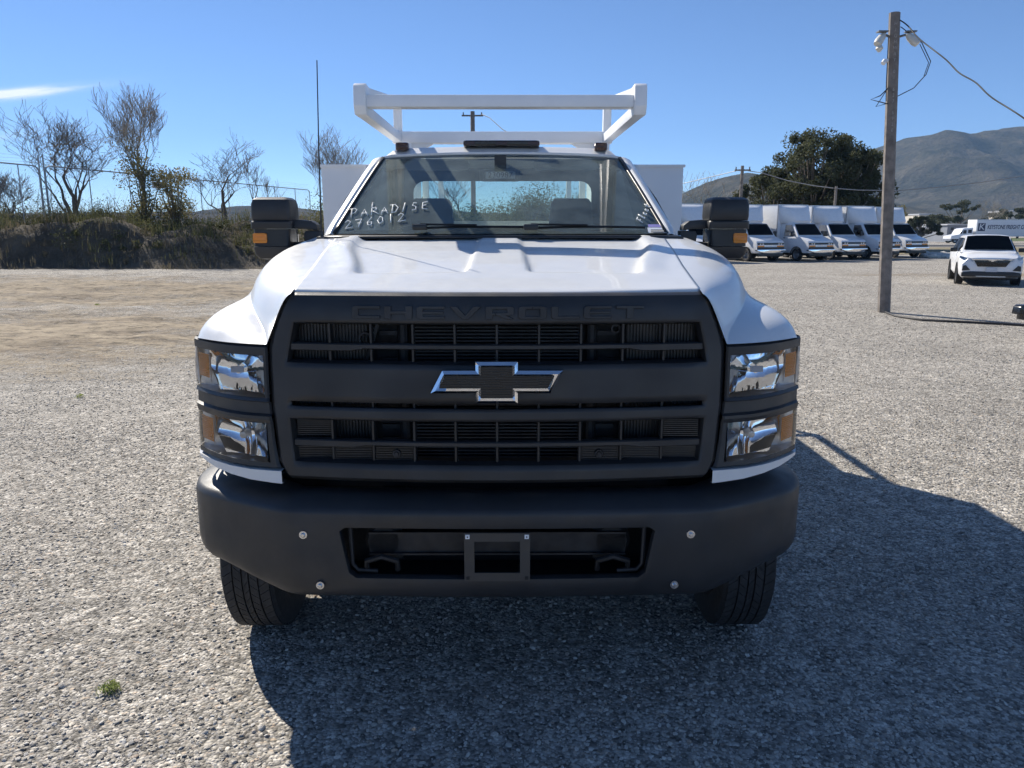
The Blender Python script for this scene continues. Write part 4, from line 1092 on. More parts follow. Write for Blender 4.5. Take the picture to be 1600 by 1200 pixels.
# ------------------------------------------------------------------ bank, scrub
def bank_h(x, y):
    c = 40.5 + 1.2 * math.sin(x * .13) + 1.6 * noise.noise(Vector((x * .12, 3.3, 0)))
    prof_ = sstep(36.2 + .8 * noise.noise(Vector((x * .3, 1, 0))), 39.3, y) * (1 - .45 * sstep(c, c + 14, y))
    H = interp(x, [-80, -45, -27, -20, -14, -9, -3, 4, 8.5, 14], [2.6, 2.5, 2.15, 2.0, 1.6, 1.7, 1.9, 1.9, .0, .0])
    return max(0, H * prof_ + min(1, H) * prof_ * (.75 * noise.fractal(Vector((x * .26, y * .30, 0)), .9, 2, 5) + .22 * noise.noise(Vector((x * 1.3, y * 1.3, 0))) + .10 * noise.noise(Vector((x * 3.1, y * 3.1, 0)))))
rows = []
for y in np.concatenate([np.linspace(35.2, 42, 34), np.linspace(42.6, 62, 22)]):
    rows.append([(x, y, bank_h(x, y) - .03 + (-.3 if y < 35.3 else 0) - (.4 if x > 8.6 else 0)) for x in np.linspace(-80, 15, 230)])
BK = MB().grid(rows).build('earth_bank', 'bank_soil', sharp=180, fix=False)
if BK.data.polygons[0].normal.z < 0: BK.data.flip_normals()
tag(BK, kind='structure')

def leaf_cloud(m, rr, c, rad, n, size, flat=.6, aspect=.45, up=.3):
    """leaf-sized quads through a clump's volume"""
    for _ in range(n):
        d = Vector((rr.gauss(0, 1), rr.gauss(0, 1), rr.gauss(0, 1))).normalized() * (rr.random() ** .45)
        p = Vector((c[0] + d.x * rad[0], c[1] + d.y * rad[1], c[2] + d.z * rad[2]))
        a = Vector((rr.gauss(0, 1), rr.gauss(0, 1), rr.gauss(0, 1) + up)).normalized(); b = a.cross(Vector((rr.gauss(0, 1), rr.gauss(0, 1), rr.gauss(0, 1)))).normalized()
        s = size * rr.uniform(.6, 1.3); a *= s; b *= s * aspect
        o = len(m.v); m.v += [tuple(p - a), tuple(p + b), tuple(p + a), tuple(p - b)]; m.f.append((o, o + 1, o + 2, o + 3))
def blades(m, rr, p, n, h, spread, w):
    for _ in range(n):
        x, y = p[0] + rr.gauss(0, spread), p[1] + rr.gauss(0, spread); z = p[2] - .03
        a = rr.uniform(0, 6.28); hh = h * rr.uniform(.45, 1.15); l = hh * rr.uniform(.05, .5)
        dx, dy = math.cos(a), math.sin(a); ww = w * rr.uniform(.6, 1.3)
        o = len(m.v)
        m.v += [(x - dy * ww, y + dx * ww, z), (x + dy * ww, y - dx * ww, z), (x + dx * l * .4 + dy * ww * .6, y + dy * l * .4 - dx * ww * .6, z + hh * .6), (x + dx * l * .4 - dy * ww * .6, y + dy * l * .4 + dx * ww * .6, z + hh * .6), (x + dx * l, y + dy * l, z + hh)]
        m.f += [(o, o + 1, o + 2, o + 3), (o + 3, o + 2, o + 4)]
rr = random.Random(21)
sc, dg = MB(), MB()
for _ in range(1700):
    x = rr.uniform(-46, 11); y = rr.uniform(38.0, 48) if rr.random() < .8 else rr.uniform(36.3, 39)
    nn = noise.noise(Vector((x * .25, y * .25, 9)))
    z = bank_h(x, y)
    if z < .25: continue
    k = interp(x, [-46, -28, -22, -18, -13, -8, 11], [1.0, 1.0, 1.0, .85, .6, 1.1, 1.2])
    if y < 38.6 and rr.random() < .75: continue
    if nn > -.28: blades(sc, rr, (x, y, z), rr.randint(16, 34), (.25 + .65 * rr.random() ** 1.5) * k * (1.15 + nn), .34, .015)
    else: blades(dg, rr, (x, y, z), rr.randint(10, 22), (.35 + .5 * rr.random()) * k, .3, .014)
for _ in range(620):
    x = rr.uniform(-46, 11); y = rr.uniform(37.6, 47); z = bank_h(x, y)
    if z < .4: continue
    k = interp(x, [-46, -22, -15, -8, 11], [1.0, 1.0, .7, 1.3, 1.4]); h = (.2 + .75 * rr.random() ** 1.8) * k * (1 + .9 * max(0, noise.noise(Vector((x * .33, y * .2, 5)))))
    leaf_cloud(sc, rr, (x, y, z + h * .7), (h * 1.1, h * 1.0, h), 130, .055)
for _ in range(110):
    x = rr.uniform(-11, 7.5); y = rr.uniform(40, 47); z = bank_h(x, y); h = rr.uniform(.6, 1.25)
    leaf_cloud(sc, rr, (x, y, z + h * .7), (h * 1.1, h * 1.0, h), 260, .06)
tag(sc.build('undergrowth', 'scrub_leaf', fix=False, sharp=180), 'dense dark green scrub along the top of the earth bank', 'undergrowth', kind='stuff')
for _ in range(420):                                   # straw hanging on the face of the bank and along its foot
    x = rr.uniform(-44, 8); y = rr.uniform(36.0, 38.6); blades(dg, rr, (x, y, bank_h(x, y)), rr.randint(5, 14), rr.uniform(.15, .5), .25, .012)
for _ in range(240):
    x = rr.uniform(-44, 9); y = rr.uniform(36.4, 46); z = bank_h(x, y); h = .15 + .45 * rr.random() ** 2
    if z > .1: leaf_cloud(dg, rr, (x, y, z + h * .5), (h * 1.2, h, h), 90, .05, aspect=.25)
tag(dg.build('dry_grass', 'dry_grass', fix=False, sharp=180), 'straw coloured dead grass on the face of the earth bank', 'grass', kind='stuff')

# ------------------------------------------------------------------ trees
def grow(rr, p, d, L, r, depth, out, maxd, spread, up, jit=.22, split=(2, 3), decay=(.74, .92)):
    n = max(3, int(4 + L)); pts = [p.copy()]; rs = [r]; q = p.copy(); dd = d.copy()
    for i in range(n):
        dd = (dd + Vector((rr.gauss(0, jit), rr.gauss(0, jit), rr.gauss(0, jit) + up)) * .35).normalized()
        q = q + dd * (L / n); pts.append(q.copy()); rs.append(max(.009, lerp(r, r * .62, (i + 1) / n)))
    out.append((pts, rs, depth))
    if depth >= maxd: return
    for k in range(rr.randint(*split)):
        t_ = rr.uniform(.45, 1.0) if k else 1.0
        i = min(len(pts) - 1, int(t_ * (len(pts) - 1))); a = rr.uniform(0, 6.28)
        side = Vector((math.cos(a), math.sin(a), rr.uniform(-.2, .5))).normalized()
        nd = (dd * (1 - spread * rr.uniform(.5, 1.2)) + side * spread * rr.uniform(.7, 1.3)).normalized()
        grow(rr, pts[i], nd, L * rr.uniform(*decay), max(.009, rs[i] * (rr.uniform(.5, .72) if k else rr.uniform(.8, .95))), depth + 1, out, maxd, spread, up, jit, split, decay)
def bare_tree(name, label, base, h, seed, lean=(0, 0), spread=.55, up=.12, maxd=7, r0=.16, leaves=None, L0=.30, bark='bark', splits=1, group=None, leafn=9, leafs=.07, wid=None):
    rr = random.Random(seed); T = empty(name, base); out = []
    for s in range(splits):
        d = Vector((lean[0] + (rr.uniform(-.35, .35) if splits > 1 else 0), lean[1], 1)).normalized()
        grow(rr, Vector((rr.uniform(-.15, .15) * (splits > 1), 0, -.3)), d, h * L0, r0 * (1 if s == 0 else .75), 0, out, maxd, spread, up)
    top = max(p.z for pts, _, _ in out for p in pts); k = h / top
    xs_ = [p.x for pts, _, _ in out for p in pts]; kx = wid / (max(xs_) - min(xs_)) if wid else k
    tk, cr, lf = MB(), MB(), MB()
    for pts, rs, dep in out:
        pts = [Vector((p.x * kx, p.y * kx, p.z * k)) for p in pts]
        if dep <= 2: tk.tube(pts, rs, 7 if dep == 0 else 5, cap=dep == 0)
        else: cr.tube(pts, rs, 3, cap=False)
        if leaves and dep >= maxd - 2 and pts[0].z < h * .55:
            for p in pts:
                if rr.random() < leaves: leaf_cloud(lf, rr, p, (.45, .45, .5), leafn, leafs, aspect=.35)
    tk.build('trunk', bark, T, sharp=180, fix=False); cr.build('crown', bark, T, sharp=180, fix=False)
    if lf.v: lf.build('leaves', 'leaf_olive', T, sharp=180, fix=False)
    tag(T, label, 'tree', group); return T
def gz(x, y): return bank_h(x, y) if y < 62 else GZ(y)
def tree_at(px, D, top_py, **kw):
    b = at(px, 350, D); z = gz(b.x, D); return dict(base=(b.x, D, z), h=at(px, top_py, D).z - z, **kw)
BT = 'bare trees behind the fence'
bare_tree('bare_tree', 'wide spreading leafless tree behind the fence, forking low', group=BT, seed=8, spread=.62, up=.16, maxd=7, r0=.20, L0=.26, splits=2, leaves=.02, leafn=3, wid=6.6, **tree_at(118, 46, 165))
bare_tree('leafy_tree', 'tallest tree on the bank, half bare with yellowish leaves low down', group=BT, seed=19, lean=(.05, 0), spread=.45, up=.2, maxd=7, r0=.22, L0=.34, leaves=.35, leafn=4, bark='bark_pale', wid=5.6, **tree_at(225, 45, 122))
bare_tree('bare_tree', 'leafless tree with heavy crooked limbs nearest the truck mirror', group=BT, seed=31, lean=(.25, 0), spread=.6, up=.15, maxd=7, r0=.19, L0=.3, wid=4.8, **tree_at(345, 47, 198))
bare_tree('bare_tree', 'slim leafless tree with upright twigs partly behind the truck mirror', group=BT, seed=43, spread=.5, up=.22, maxd=6, r0=.13, L0=.32, wid=3.0, **tree_at(402, 52, 238))
bare_tree('bare_tree', 'thin pale leafless tree rising beside the antenna and cargo cabinet', group=BT, seed=52, spread=.5, up=.25, maxd=7, r0=.12, L0=.34, bark='bark_pale', wid=4.8, **tree_at(527, 55, 193))
bare_tree('bare_tree', 'small bare sapling between the cargo cabinet and the parked vans', group=BT, seed=64, spread=.5, up=.25, maxd=6, r0=.09, L0=.32, leaves=.15, leafn=3, bark='bark_pale', **tree_at(1078, 50, 262))
bare_tree('bare_tree', 'low twiggy sapling at the very edge of the bank by the fence post', group=BT, seed=75, spread=.55, up=.2, maxd=6, r0=.08, L0=.3, splits=2, **tree_at(22, 44, 262))
bare_tree('bare_tree', 'leafless tree seen through the cab rear window', group=BT, seed=86, spread=.5, up=.2, maxd=6, r0=.13, L0=.34, **tree_at(720, 54, 250))
def bush(name, label, px, D, z, rx, rz, m_, n, size, seed, group=None):
    rr = random.Random(seed); b = at(px, 350, D); T = empty(name, (b.x, D, z)); m = MB(); st = MB()
    for _ in range(14):
        a = rr.uniform(0, 6.28); rad = rr.uniform(0, .75); c = (math.cos(a) * rx * rad, math.sin(a) * rx * rad, rz * rr.uniform(.25, 1.5)); k = rr.uniform(.3, .55)
        leaf_cloud(m, rr, c, (rx * k, rx * k, rz * k * .8), n // 14, size)
        st.tube([(0, 0, -.2), (c[0] * .5, c[1] * .5, c[2] * .4), c], [.05, .035, .01], 4, cap=False)
    st.build('stem', 'bark', T, sharp=180, fix=False); m.build('foliage', m_, T, sharp=180, fix=False); tag(T, label, 'bush', group)
bush('olive_bush', 'broad yellowish green bush beside the tallest tree', 275, 44.5, gz(at(275, 350, 44.5).x, 44.5), 2.0, 1.9, 'leaf_olive', 3600, .075, 4)
bush('olive_bush', 'upright yellowish bush at the foot of the tallest tree', 228, 44.2, gz(at(228, 350, 44.2).x, 44.2), 1.5, 2.2, 'leaf_olive', 2600, .075, 6)
bush('roadside_bush', 'small yellow green bush beside the hidden van box', 1074, 50, gz(at(1074, 350, 50).x, 50), 1.0, 1.1, 'leaf_olive', 1500, .08, 5)
def evergreen(name, label, px, D, top_py, rx, seed, m_='leaf_evergreen', nclump=130, per=250, size=.14, zlow=.12, group=None):
    rr = random.Random(seed); b = at(px, 350, D); H = at(px, top_py, D).z; T = empty(name, (b.x, D, GZ(D))); tk, m = MB(), MB(); H -= GZ(D)
    tk.tube([(0, 0, -.3), (.1, 0, H * .25), (-.1, .1, H * .55)], [H * .04, H * .032, H * .018], 8)
    for i in range(nclump):
        a = rr.uniform(0, 6.28); v = rr.uniform(zlow, 1.0); w = math.sqrt(max(.05, 1 - ((v - .45) / .60) ** 2)); rad = rr.uniform(.35, 1.0) * w
        c = Vector((math.cos(a) * rx * rad, math.sin(a) * rx * rad, H * v * .93)); k = rr.uniform(.08, .24)
        leaf_cloud(m, rr, c, (rx * k, rx * k, H * k * .42), per, size)
        tk.tube([(0, 0, H * v * .5), c * .55 + Vector((0, 0, H * .1)), c], [H * .012, H * .007, .02], 4, cap=False)
    tk.build('trunk', 'bark', T, sharp=180, fix=False); m.build('crown', m_, T, sharp=180, fix=False); tag(T, label, 'tree', group)
EV = 'dark trees behind the box vans'
evergreen('evergreen_tree', 'large dark evergreen with the tallest crown behind the box vans', 1268, 74, 201, 5.4, 5, group=EV)
evergreen('evergreen_tree', 'rounded dark evergreen beside the wooden light pole', 1325, 72, 224, 3.6, 9, group=EV)
evergreen('evergreen_tree', 'lower dark evergreen between the thin pole and the tall crown', 1203, 76, 258, 3.6, 12, nclump=60, group=EV)
evergreen('evergreen_tree', 'dense dark evergreen filling the gap low between two larger crowns', 1305, 78, 250, 4.8, 27, nclump=44, group=EV)
evergreen('round_tree', 'small round grey green tree in front of the blue grey warehouse', 1440, 108, 336, 2.7, 15, 'leaf_grey', 44, 330, .13, .42)
evergreen('far_tree', 'broad olive tree standing behind the freight tractor', 1500, 185, 308, 7.0, 18, 'leaf_grey', 40, 260, .26)
evergreen('far_tree', 'dark green tree beyond the end of the freight trailer', 1592, 200, 322, 7.5, 25, 'leaf_grey', 36, 240, .28)
evergreen('far_tree', 'dark low tree beside the warehouse roof', 1462, 220, 332, 6.0, 29, 'leaf_evergreen', 30, 220, .3)
evergreen('far_tree', 'olive tree partly hidden behind the wooden light pole', 1395, 150, 318, 4.5, 33, 'leaf_olive', 24, 160, .2)
bare_tree('far_bare_tree', 'brown leafless tree above the freight trailer', (at(1543, 350, 180).x, 180, 0), at(1543, 308, 180).z, 91, spread=.55, up=.2, maxd=7, r0=.3, L0=.28, bark='bark_pale')

tw_ = MB(); rr = random.Random(77)
for _ in range(1500):
    x = rr.uniform(-52, 9); y = rr.uniform(44, 60); z = bank_h(x, y); h = rr.uniform(.9, 2.6) * interp(x, [-52, -20, -12, 9], [1.05, 1.0, .75, .8]); a = rr.uniform(0, 6.28)
    p0 = Vector((x, y, z)); d = Vector((rr.gauss(0, .25), rr.gauss(0, .25), 1)).normalized(); p1 = p0 + d * h * .55; p2 = p1 + (d + Vector((rr.gauss(0, .3), rr.gauss(0, .3), 0))).normalized() * h * .5
    tw_.tube([p0, p1, p2], [.022, .014, .006], 3, cap=False)
    for _k in range(4):
        b0 = p0.lerp(p1, rr.uniform(.3, 1)); b1 = b0 + Vector((rr.gauss(0, .5), rr.gauss(0, .5), rr.uniform(.3, .9))) * h * .35; tw_.tube([b0, b1], [.010, .005], 3, cap=False)
tag(tw_.build('brush', 'bark_pale', fix=False, sharp=180), 'leafless brown brush standing behind the chain link fence', 'brush', kind='stuff')
# ------------------------------------------------------------------ fence on the bank
A, B_ = Vector((-25.6, 37.9)), Vector((-17.4, 69.0))
def fpt(k): p = A.lerp(B_, k); return p
def fence_panel(label, k0, k1, zr):
    p0, p1 = fpt(k0), fpt(k1); F = empty('chain_link_fence', (p0.x, p0.y, 0)); L = (p1 - p0).length; d = (p1 - p0).normalized()
    def q(s, z): return Vector((d.x * s, d.y * s, z))
    zb = 1.6
    fr = MB().tube([q(.04, zb), q(.04, zr - .35), q(.10, zr - .1), q(.35, zr), q(L - .35, zr), q(L - .10, zr - .1), q(L - .04, zr - .35), q(L - .04, zb)], .035, 6).build('top_rail', 'galvanised', F)
    for s in np.arange(3.0, L - 1.0, 3.1): MB().tube([q(s, zb - 1.2), q(s, zr)], .03, 6).build('post', 'galvanised', F)
    m = MB(); st = .16
    for s in np.arange(-(zr - zb), L, st):
        for sg in (0, 1):
            a0, a1 = s, s + (zr - zb); z0, z1 = zb, zr
            if a0 < 0: z0 += -a0; a0 = 0
            if a1 > L: z1 -= a1 - L; a1 = L
            if a1 - a0 < .1: continue
            if sg: p_, r_ = q(L - a0, z0), q(L - a1, z1)
            else: p_, r_ = q(a0, z0), q(a1, z1)
            m.tube([p_, r_], .0032, 3, cap=False)
    m.build('wire_mesh', 'wire_grey', F, fix=False)['kind'] = 'stuff'
    for i in range(3):
        MB().tube([q(s, zr + .14 + .14 * i + .03 * math.sin(s * 1.7 + i)) for s in np.linspace(0, L, 24)], .006, 3, cap=False).build('barbed_wire', 'wire_grey', F)
    tag(F, label, 'fence', 'chain link fence panels on the bank')
fence_panel('chain link fence panel in front of the wide spreading bare tree', -.5, .115, 5.05)
fence_panel('chain link fence panel passing behind the tallest tree, with a small sign', .125, .42, 5.1)
fence_panel('chain link fence panel ending behind the truck mirror', .43, .985, 5.1)
for k, lb in ((.12, 'doubled fence posts in front of the wide spreading bare tree'), (.425, 'doubled fence posts behind the heavy crooked tree')):
    p = fpt(k); F = empty('fence_post', (p.x, p.y, 0))
    for s in (-.12, .12): MB().tube([(s, 0, .8), (s, 0, 5.6)], .045, 6).build('pipe', 'galvanised', F)
    MB().tube([(-.12, 0, 3.9), (.12, 0, 3.9)], .03, 6).build('clamp', 'galvanised', F); MB().tube([(-.12, 0, 2.6), (.12, 0, 2.6)], .03, 6).build('clamp', 'galvanised', F)
    tag(F, lb, 'fence post', 'doubled fence posts')
p = fpt(.395); sg = empty('fence_sign', (p.x, p.y - .08, 4.55)); MB().box((0, 0, 0), (.75, .02, .42)).build('panel', 'white_plain', sg); MB().box((0, -.013, -.02), (.55, .004, .14)).build('print', 'steel_grey', sg)
tag(sg, 'small white notice hung on the chain link fence', 'sign')

# ------------------------------------------------------------------ poles and wires
pb = on_ground(1381, 488)
PL = empty('utility_pole', (pb.x, pb.y, 0))
top = at(1398, 20, pb.y) - Vector((pb.x, pb.y, 0))
m = MB(); rows = []
for t_ in np.linspace(-.05, 1, 12):
    c = Vector((0, 0, -.0)).lerp(top, t_); r = lerp(.135, .112, t_)
    rows.append([c + Vector((r * math.cos(a), r * math.sin(a), 0)) for a in np.linspace(0, 2 * math.pi, 9)[:-1] + .39])
m.grid(rows, True); m.f.append(tuple(range(11 * 8, 12 * 8))); m.build('pole', 'wood_pole', PL, sharp=40)
def pp(t_): return Vector((0, 0, 0)).lerp(top, t_)
for i, ch in enumerate('HIGHWAY 01 627 5920'):
    if ch == ' ': continue
    c = pp(.962 - i * .0188); text('pole_letter', ch, 'pole_mark', PL, (c.x - .02, c.y - .112 - .022 * (1 - .962 + i * .0188), c.z), (math.pi / 2, 0, 0), .10, .9, .002)
for sx in (-1, 1):                                         # flood lamps under the pole top
    c = pp(.925) + Vector((sx * .11, -.02, 0)); lm = MB().tube([c, c + Vector((sx * .12, -.05, .03))], .025, 6).build('lamp_arm', 'steel_grey', PL)
    h = c + Vector((sx * .19, -.08, -.03)); ax_ = Vector((sx * .55, -.35, -.65)).normalized()
    MB().tube([h - ax_ * .10, h, h + ax_ * .14, h + ax_ * .22], [.04, .08, .09, .07], 12).build('flood_lamp', 'insulator', PL)
    MB().box(h + Vector((0, 0, .11)), (.21, .15, .025)).build('lamp_hood', 'steel_grey', PL)
    h2 = h + Vector((sx * .06, -.06, -.24))
    if sx < 0: MB().tube([h2 + Vector((0, 0, .08)), h2, h2 - Vector((0, 0, .07))], [.04, .08, .025], 12).build('flood_lamp', 'insulator', PL)
c = pp(.85) + Vector((-.13, -.04, 0)); MB().tube([c, c + Vector((-.09, -.05, -.03)), c + Vector((-.13, -.07, -.08))], [.03, .055, .05], 10).build('camera_lamp', 'white_plain', PL)
loop = [pp(.955) + Vector((.11, -.05, 0)), pp(.90) + Vector((.5, -.2, 0)), pp(.84) + Vector((.68, -.25, 0)), pp(.80) + Vector((.62, -.2, 0)), pp(.76) + Vector((.42, -.1, 0)), pp(.735) + Vector((.11, 0, 0))]
MB().tube(loop, .010, 5).build('drop_cable', 'wire_black', PL)
MB().tube([q_ + Vector((-.05, -.02, -.03)) for q_ in loop[1:4]], .008, 4).build('drop_cable', 'wire_black', PL)
MB().tube([pp(.76) + Vector((-.12, -.06, 0)), pp(.735) + Vector((-.30, -.12, 0)), pp(.72) + Vector((-.50, -.1, .02)), pp(.715) + Vector((-.28, -.1, .0)), pp(.71) + Vector((-.11, -.06, 0))], .012, 4).build('loose_wires', 'wire_black', PL)
MB().tube([pp(.76) + Vector((-.12, -.06, 0)), pp(.70) + Vector((-.38, -.1, .0)), pp(.712) + Vector((-.11, -.06, 0))], .01, 4).build('loose_wires', 'wire_black', PL)
MB().tube([pp(.93) + Vector((-.122, -.02, 0)), pp(.78) + Vector((-.135, -.02, 0)), pp(.72) + Vector((-.128, -.02, 0))], .010, 4).build('conduit', 'wire_black', PL)
tag(PL, 'weathered wooden light pole with flood lamps and dangling cables', 'utility pole')
def wire(name, label, pts, r, mat_='wire_black', sag=0, n=24):
    a, b = Vector(pts[0]), Vector(pts[-1])
    if len(pts) == 2: pts = [a.lerp(b, t_) - Vector((0, 0, sag * 4 * t_ * (1 - t_))) for t_ in np.linspace(0, 1, n)]
    o = MB().tube(pts, r, 5, cap=False).build(name, mat_, sharp=180); tag(o, label, 'cable'); return o
w0 = Vector((pb.x, pb.y, 0)) + pp(.975) + Vector((.10, -.05, 0)); w1 = at(1720, 262, 12.5)
wire('overhead_cable', 'twisted black cable sloping down from the light pole top', [w0.lerp(w1, t_) + Vector((.012 * math.sin(t_ * 46), 0, .02 * math.sin(t_ * 31) - .14 * 4 * t_ * (1 - t_))) for t_ in np.linspace(0, 1, 60)], .014)
g0 = on_ground(1384, 490); wire('ground_cable', 'dark cable lying on the gravel from the pole foot', [on_ground(x_, y_, .02) for x_, y_ in ((1384, 488), (1400, 494), (1440, 500), (1500, 503), (1560, 506), (1660, 512))], .03)
def far_pole(name, label, px, base_D, top_py, r, arms=1, cat='utility pole', z0=0):
    b = at(px, 350, base_D); H = at(px, top_py, base_D).z; P_ = empty(name, (b.x, base_D, z0))
    MB().tube([(0, 0, -.3), (0, 0, H - z0)], [r, r * .8], 8).build('pole', 'wood_pole', P_)
    for i in range(arms):
        z = H - z0 - .35 - .9 * i; MB().box((0, -.12, z), (r * 8, .1, .12)).build('cross_arm', 'wood_pole', P_)
        for s in (-1, 1): MB().tube([(s * r * 3.4, -.12, z + .06), (s * r * 3.4, -.12, z + .26)], .05, 6).build('insulator', 'steel_grey', P_)
    tag(P_, label, cat); return Vector((b.x, base_D, H))
p1 = far_pole('utility_pole', 'thin dark pole rising between the hidden van and the evergreens', 1155, 64, 259, .16)
p2 = far_pole('utility_pole', 'short grey pole in front of the dark evergreens', 1302, 60, 291, .13, 0)
p3 = far_pole('utility_pole', 'pole top with cross arm seen between the rack bars', 740, 66, 174, .22)
wire('overhead_cable', 'cable running from the thin pole to the short grey pole', [at(1190, 270, 63), at(1230, 282, 62), at(1270, 290, 61), at(1302, 294, 60)], .035, 'wire_grey')
wire('overhead_cable', 'beaded cable climbing away from the short grey pole past the hills', [at(1302, 294, 60), at(1340, 297, 62), at(1400, 298, 64), at(1460, 293, 66), at(1540, 284, 68), at(1640, 268, 70)], .035, 'wire_grey')
wire('overhead_cable', 'faint wire falling from the thin pole towards the cargo cabinet', [p1 - Vector((.5, 0, .4)), at(1075, 285, 70), at(1040, 292, 72)], .03, 'wire_grey')
wire('overhead_cable', 'thin wire from the thin pole over the evergreens', [p1 + Vector((.5, 0, -.4)), at(1190, 270, 63)], .03, 'wire_grey')
wire('overhead_cable', 'thin wire dropping from the pole top seen between the rack bars', [p3 + Vector((.7, 0, -.2)), at(765, 184, 64), at(785, 202, 62), at(830, 228, 58)], .03)

# ------------------------------------------------------------------ box vans
def van():
    V = empty('box_van'); mb = MB()
    side = [(.02, .48), (.0, .62), (.02, .98), (.07, 1.16), (.45, 1.29), (.85, 1.41), (1.45, 2.13), (1.6, 2.17), (2.5, 2.19), (2.5, .45)]
    prof_w = {0: .90, 1: .94, 2: .95, 3: .93, 4: .95, 5: .97, 6: .80, 7: .80, 8: .84, 9: 1.0}
    L_ = [(-prof_w[i], *side[i]) for i in range(10)]; R_ = [(prof_w[i], *side[i]) for i in range(10)]
    # belt row so the flank bulges below the glass
    bl = [(.99, .40, .62), (1.0, .6, .98), (1.0, 1.0, 1.30), (1.0, 2.5, 1.32)]
    mb.v = L_ + R_; n = 10
    for i in range(n): mb.f.append((i, (i + 1) % n, n + (i + 1) % n, n + i))
    for o in (0, n): mb.f += [(o + 0, o + 1, o + 2, o + 9), (o + 2, o + 3, o + 4, o + 9), (o + 4, o + 5, o + 9), (o + 5, o + 8, o + 9), (o + 5, o + 6, o + 7, o + 8)]
    body = mb.build('cab_body', 'van_paint', V, bevel=.035, seg=2)
    cut(body, *[MB().lathe([(0, 0), (.43, 0), (.43, .36), (0, .36)], (s * .68 if s > 0 else -1.04, .92, .40), 'x', 28).build('cutter', None) for s in (-1, 1)])
    for s in (-1, 1): MB().lathe([(.425, 0), (.445, 0), (.445, .05), (.425, .05), (.425, 0)], (s * .955 if s > 0 else -1.005, .92, .40), 'x', 28).build('arch_trim', 'black_satin', V)
    MB().add([(-.86, .92, 1.485), (.86, .92, 1.485), (.74, 1.42, 2.09), (-.74, 1.42, 2.09)], [(0, 1, 2, 3)]).build('windscreen', 'van_glass', V).location = (0, -.025, .025)
    MB().add([(-.86, .935, 1.475), (.86, .935, 1.475), (.74, 1.435, 2.08), (-.74, 1.435, 2.08)], [(0, 1, 2, 3)]).build('glass_backing', 'interior_dark', V).location = (0, -.018, .018)  # dark sheet behind the glass in place of a modelled cab interior
    for s in (-1, 1):
        w_ = MB().add([(s * .985, 1.08, 1.48), (s * .99, 1.98, 1.46), (s * .875, 1.98, 2.06), (s * .86, 1.52, 2.06)], [(0, 1, 2, 3)]).build('side_window', 'van_glass', V); w_.location = (s * .006, 0, 0)
        MB().add([(s * .978, 1.08, 1.48), (s * .983, 1.98, 1.46), (s * .868, 1.98, 2.06), (s * .853, 1.52, 2.06)], [(0, 1, 2, 3)]).build('window_backing', 'interior_dark', V).location = (s * .004, 0, 0)  # same dark sheet behind the door glass
        mr = MB().box((s * 1.15, 1.15, 1.56), (.19, .10, .30)).build('side_mirror', 'black_satin', V, bevel=.03); MB().beam((s * .96, 1.17, 1.48), (s * 1.09, 1.16, 1.52), .05, .05).build('mirror_arm', 'black_satin', mr)
        hl = MB().b2((s * .44, -.012, .93), (s * .90, .07, 1.06)).build('headlight', 'black_gloss', V, bevel=.01)
        for xx in (.55, .72): MB().lathe([(0, -.006), (.035, -.006), (.045, .01)], (s * xx, -.016, 1.0), 'y', 12).build('bulb', 'chrome', hl)
        MB().b2((s * .44, -.010, .83), (s * .90, .06, .915)).build('turn_signal', 'amber', V, bevel=.01)
        MB().b2((s * .985, 1.85, 1.30), (s * 1.008, 2.0, 1.34)).build('handle', 'black_satin', V)
        for yy in (.92, 4.7):
            w_ = road_wheel(V, (s * (.88 if yy < 2 else .95), yy, .37), .37, .225, tread=False, rimr=.22, k=28)
            if s < 0: w_.rotation_euler = (0, 0, math.pi)
    MB().b2((-.43, -.02, .93), (.43, .05, 1.06)).build('grille', 'black_satin', V); MB().b2((-.92, -.03, .918), (.92, .03, .945)).build('grille_bar', 'chrome', V, bevel=.006)
    MB().prism([(-.10, .93), (-.03, .93), (-.03, .945), (.03, .945), (.03, .93), (.11, .93), (.09, .915), (.03, .915), (.03, .90), (-.03, .90), (-.03, .915), (-.11, .915)], -.04, -.025).build('emblem', 'chrome', V)
    MB().b2((-.92, -.018, .69), (.92, .05, .825)).build('lower_grille', 'black_satin', V)
    bp = MB().prism([(-1.0, .62), (-.55, .48), (-.2, .46), (.2, .46), (.55, .48), (1.0, .62), (1.0, .70), (-1.0, .70)], -.10, .10).build('bumper', 'chrome', V, bevel=.03)
    MB().b2((-.85, -.02, .30), (.85, .12, .48)).build('air_dam', 'black_satin', V, bevel=.02)
    for i, (x, z) in enumerate(((-1, 0),)): pass
    bx = MB().b2((-1.14, 2.42, .85), (1.14, 6.3, 3.22)).build('cargo_box', 'white_body', V, bevel=.02)
    for s in (-1, 1): MB().b2((s * 1.135, 2.40, .9), (s * 1.155, 2.47, 3.2)).build('corner_trim', 'alloy', bx)
    MB().b2((-1.15, 2.415, 3.2), (1.15, 6.3, 3.25)).build('roof_rail', 'alloy', bx)
    for x in (-.95, -.12, 0, .12, .95): MB().b2((x - .035, 2.395, 3.16), (x + .035, 2.425, 3.195)).build('marker_lamp', 'amber_dark', bx)
    for s in (-1, 1):
        MB().b2((s * 1.141, 4.4, 1.0), (s * 1.146, 4.42, 3.1)).build('panel_seam', 'alloy', bx); MB().b2((s * 1.14, 2.5, .86), (s * 1.15, 6.28, .96)).build('lower_rail', 'alloy', bx)
    # rounded nose cap over the cab
    rows = []
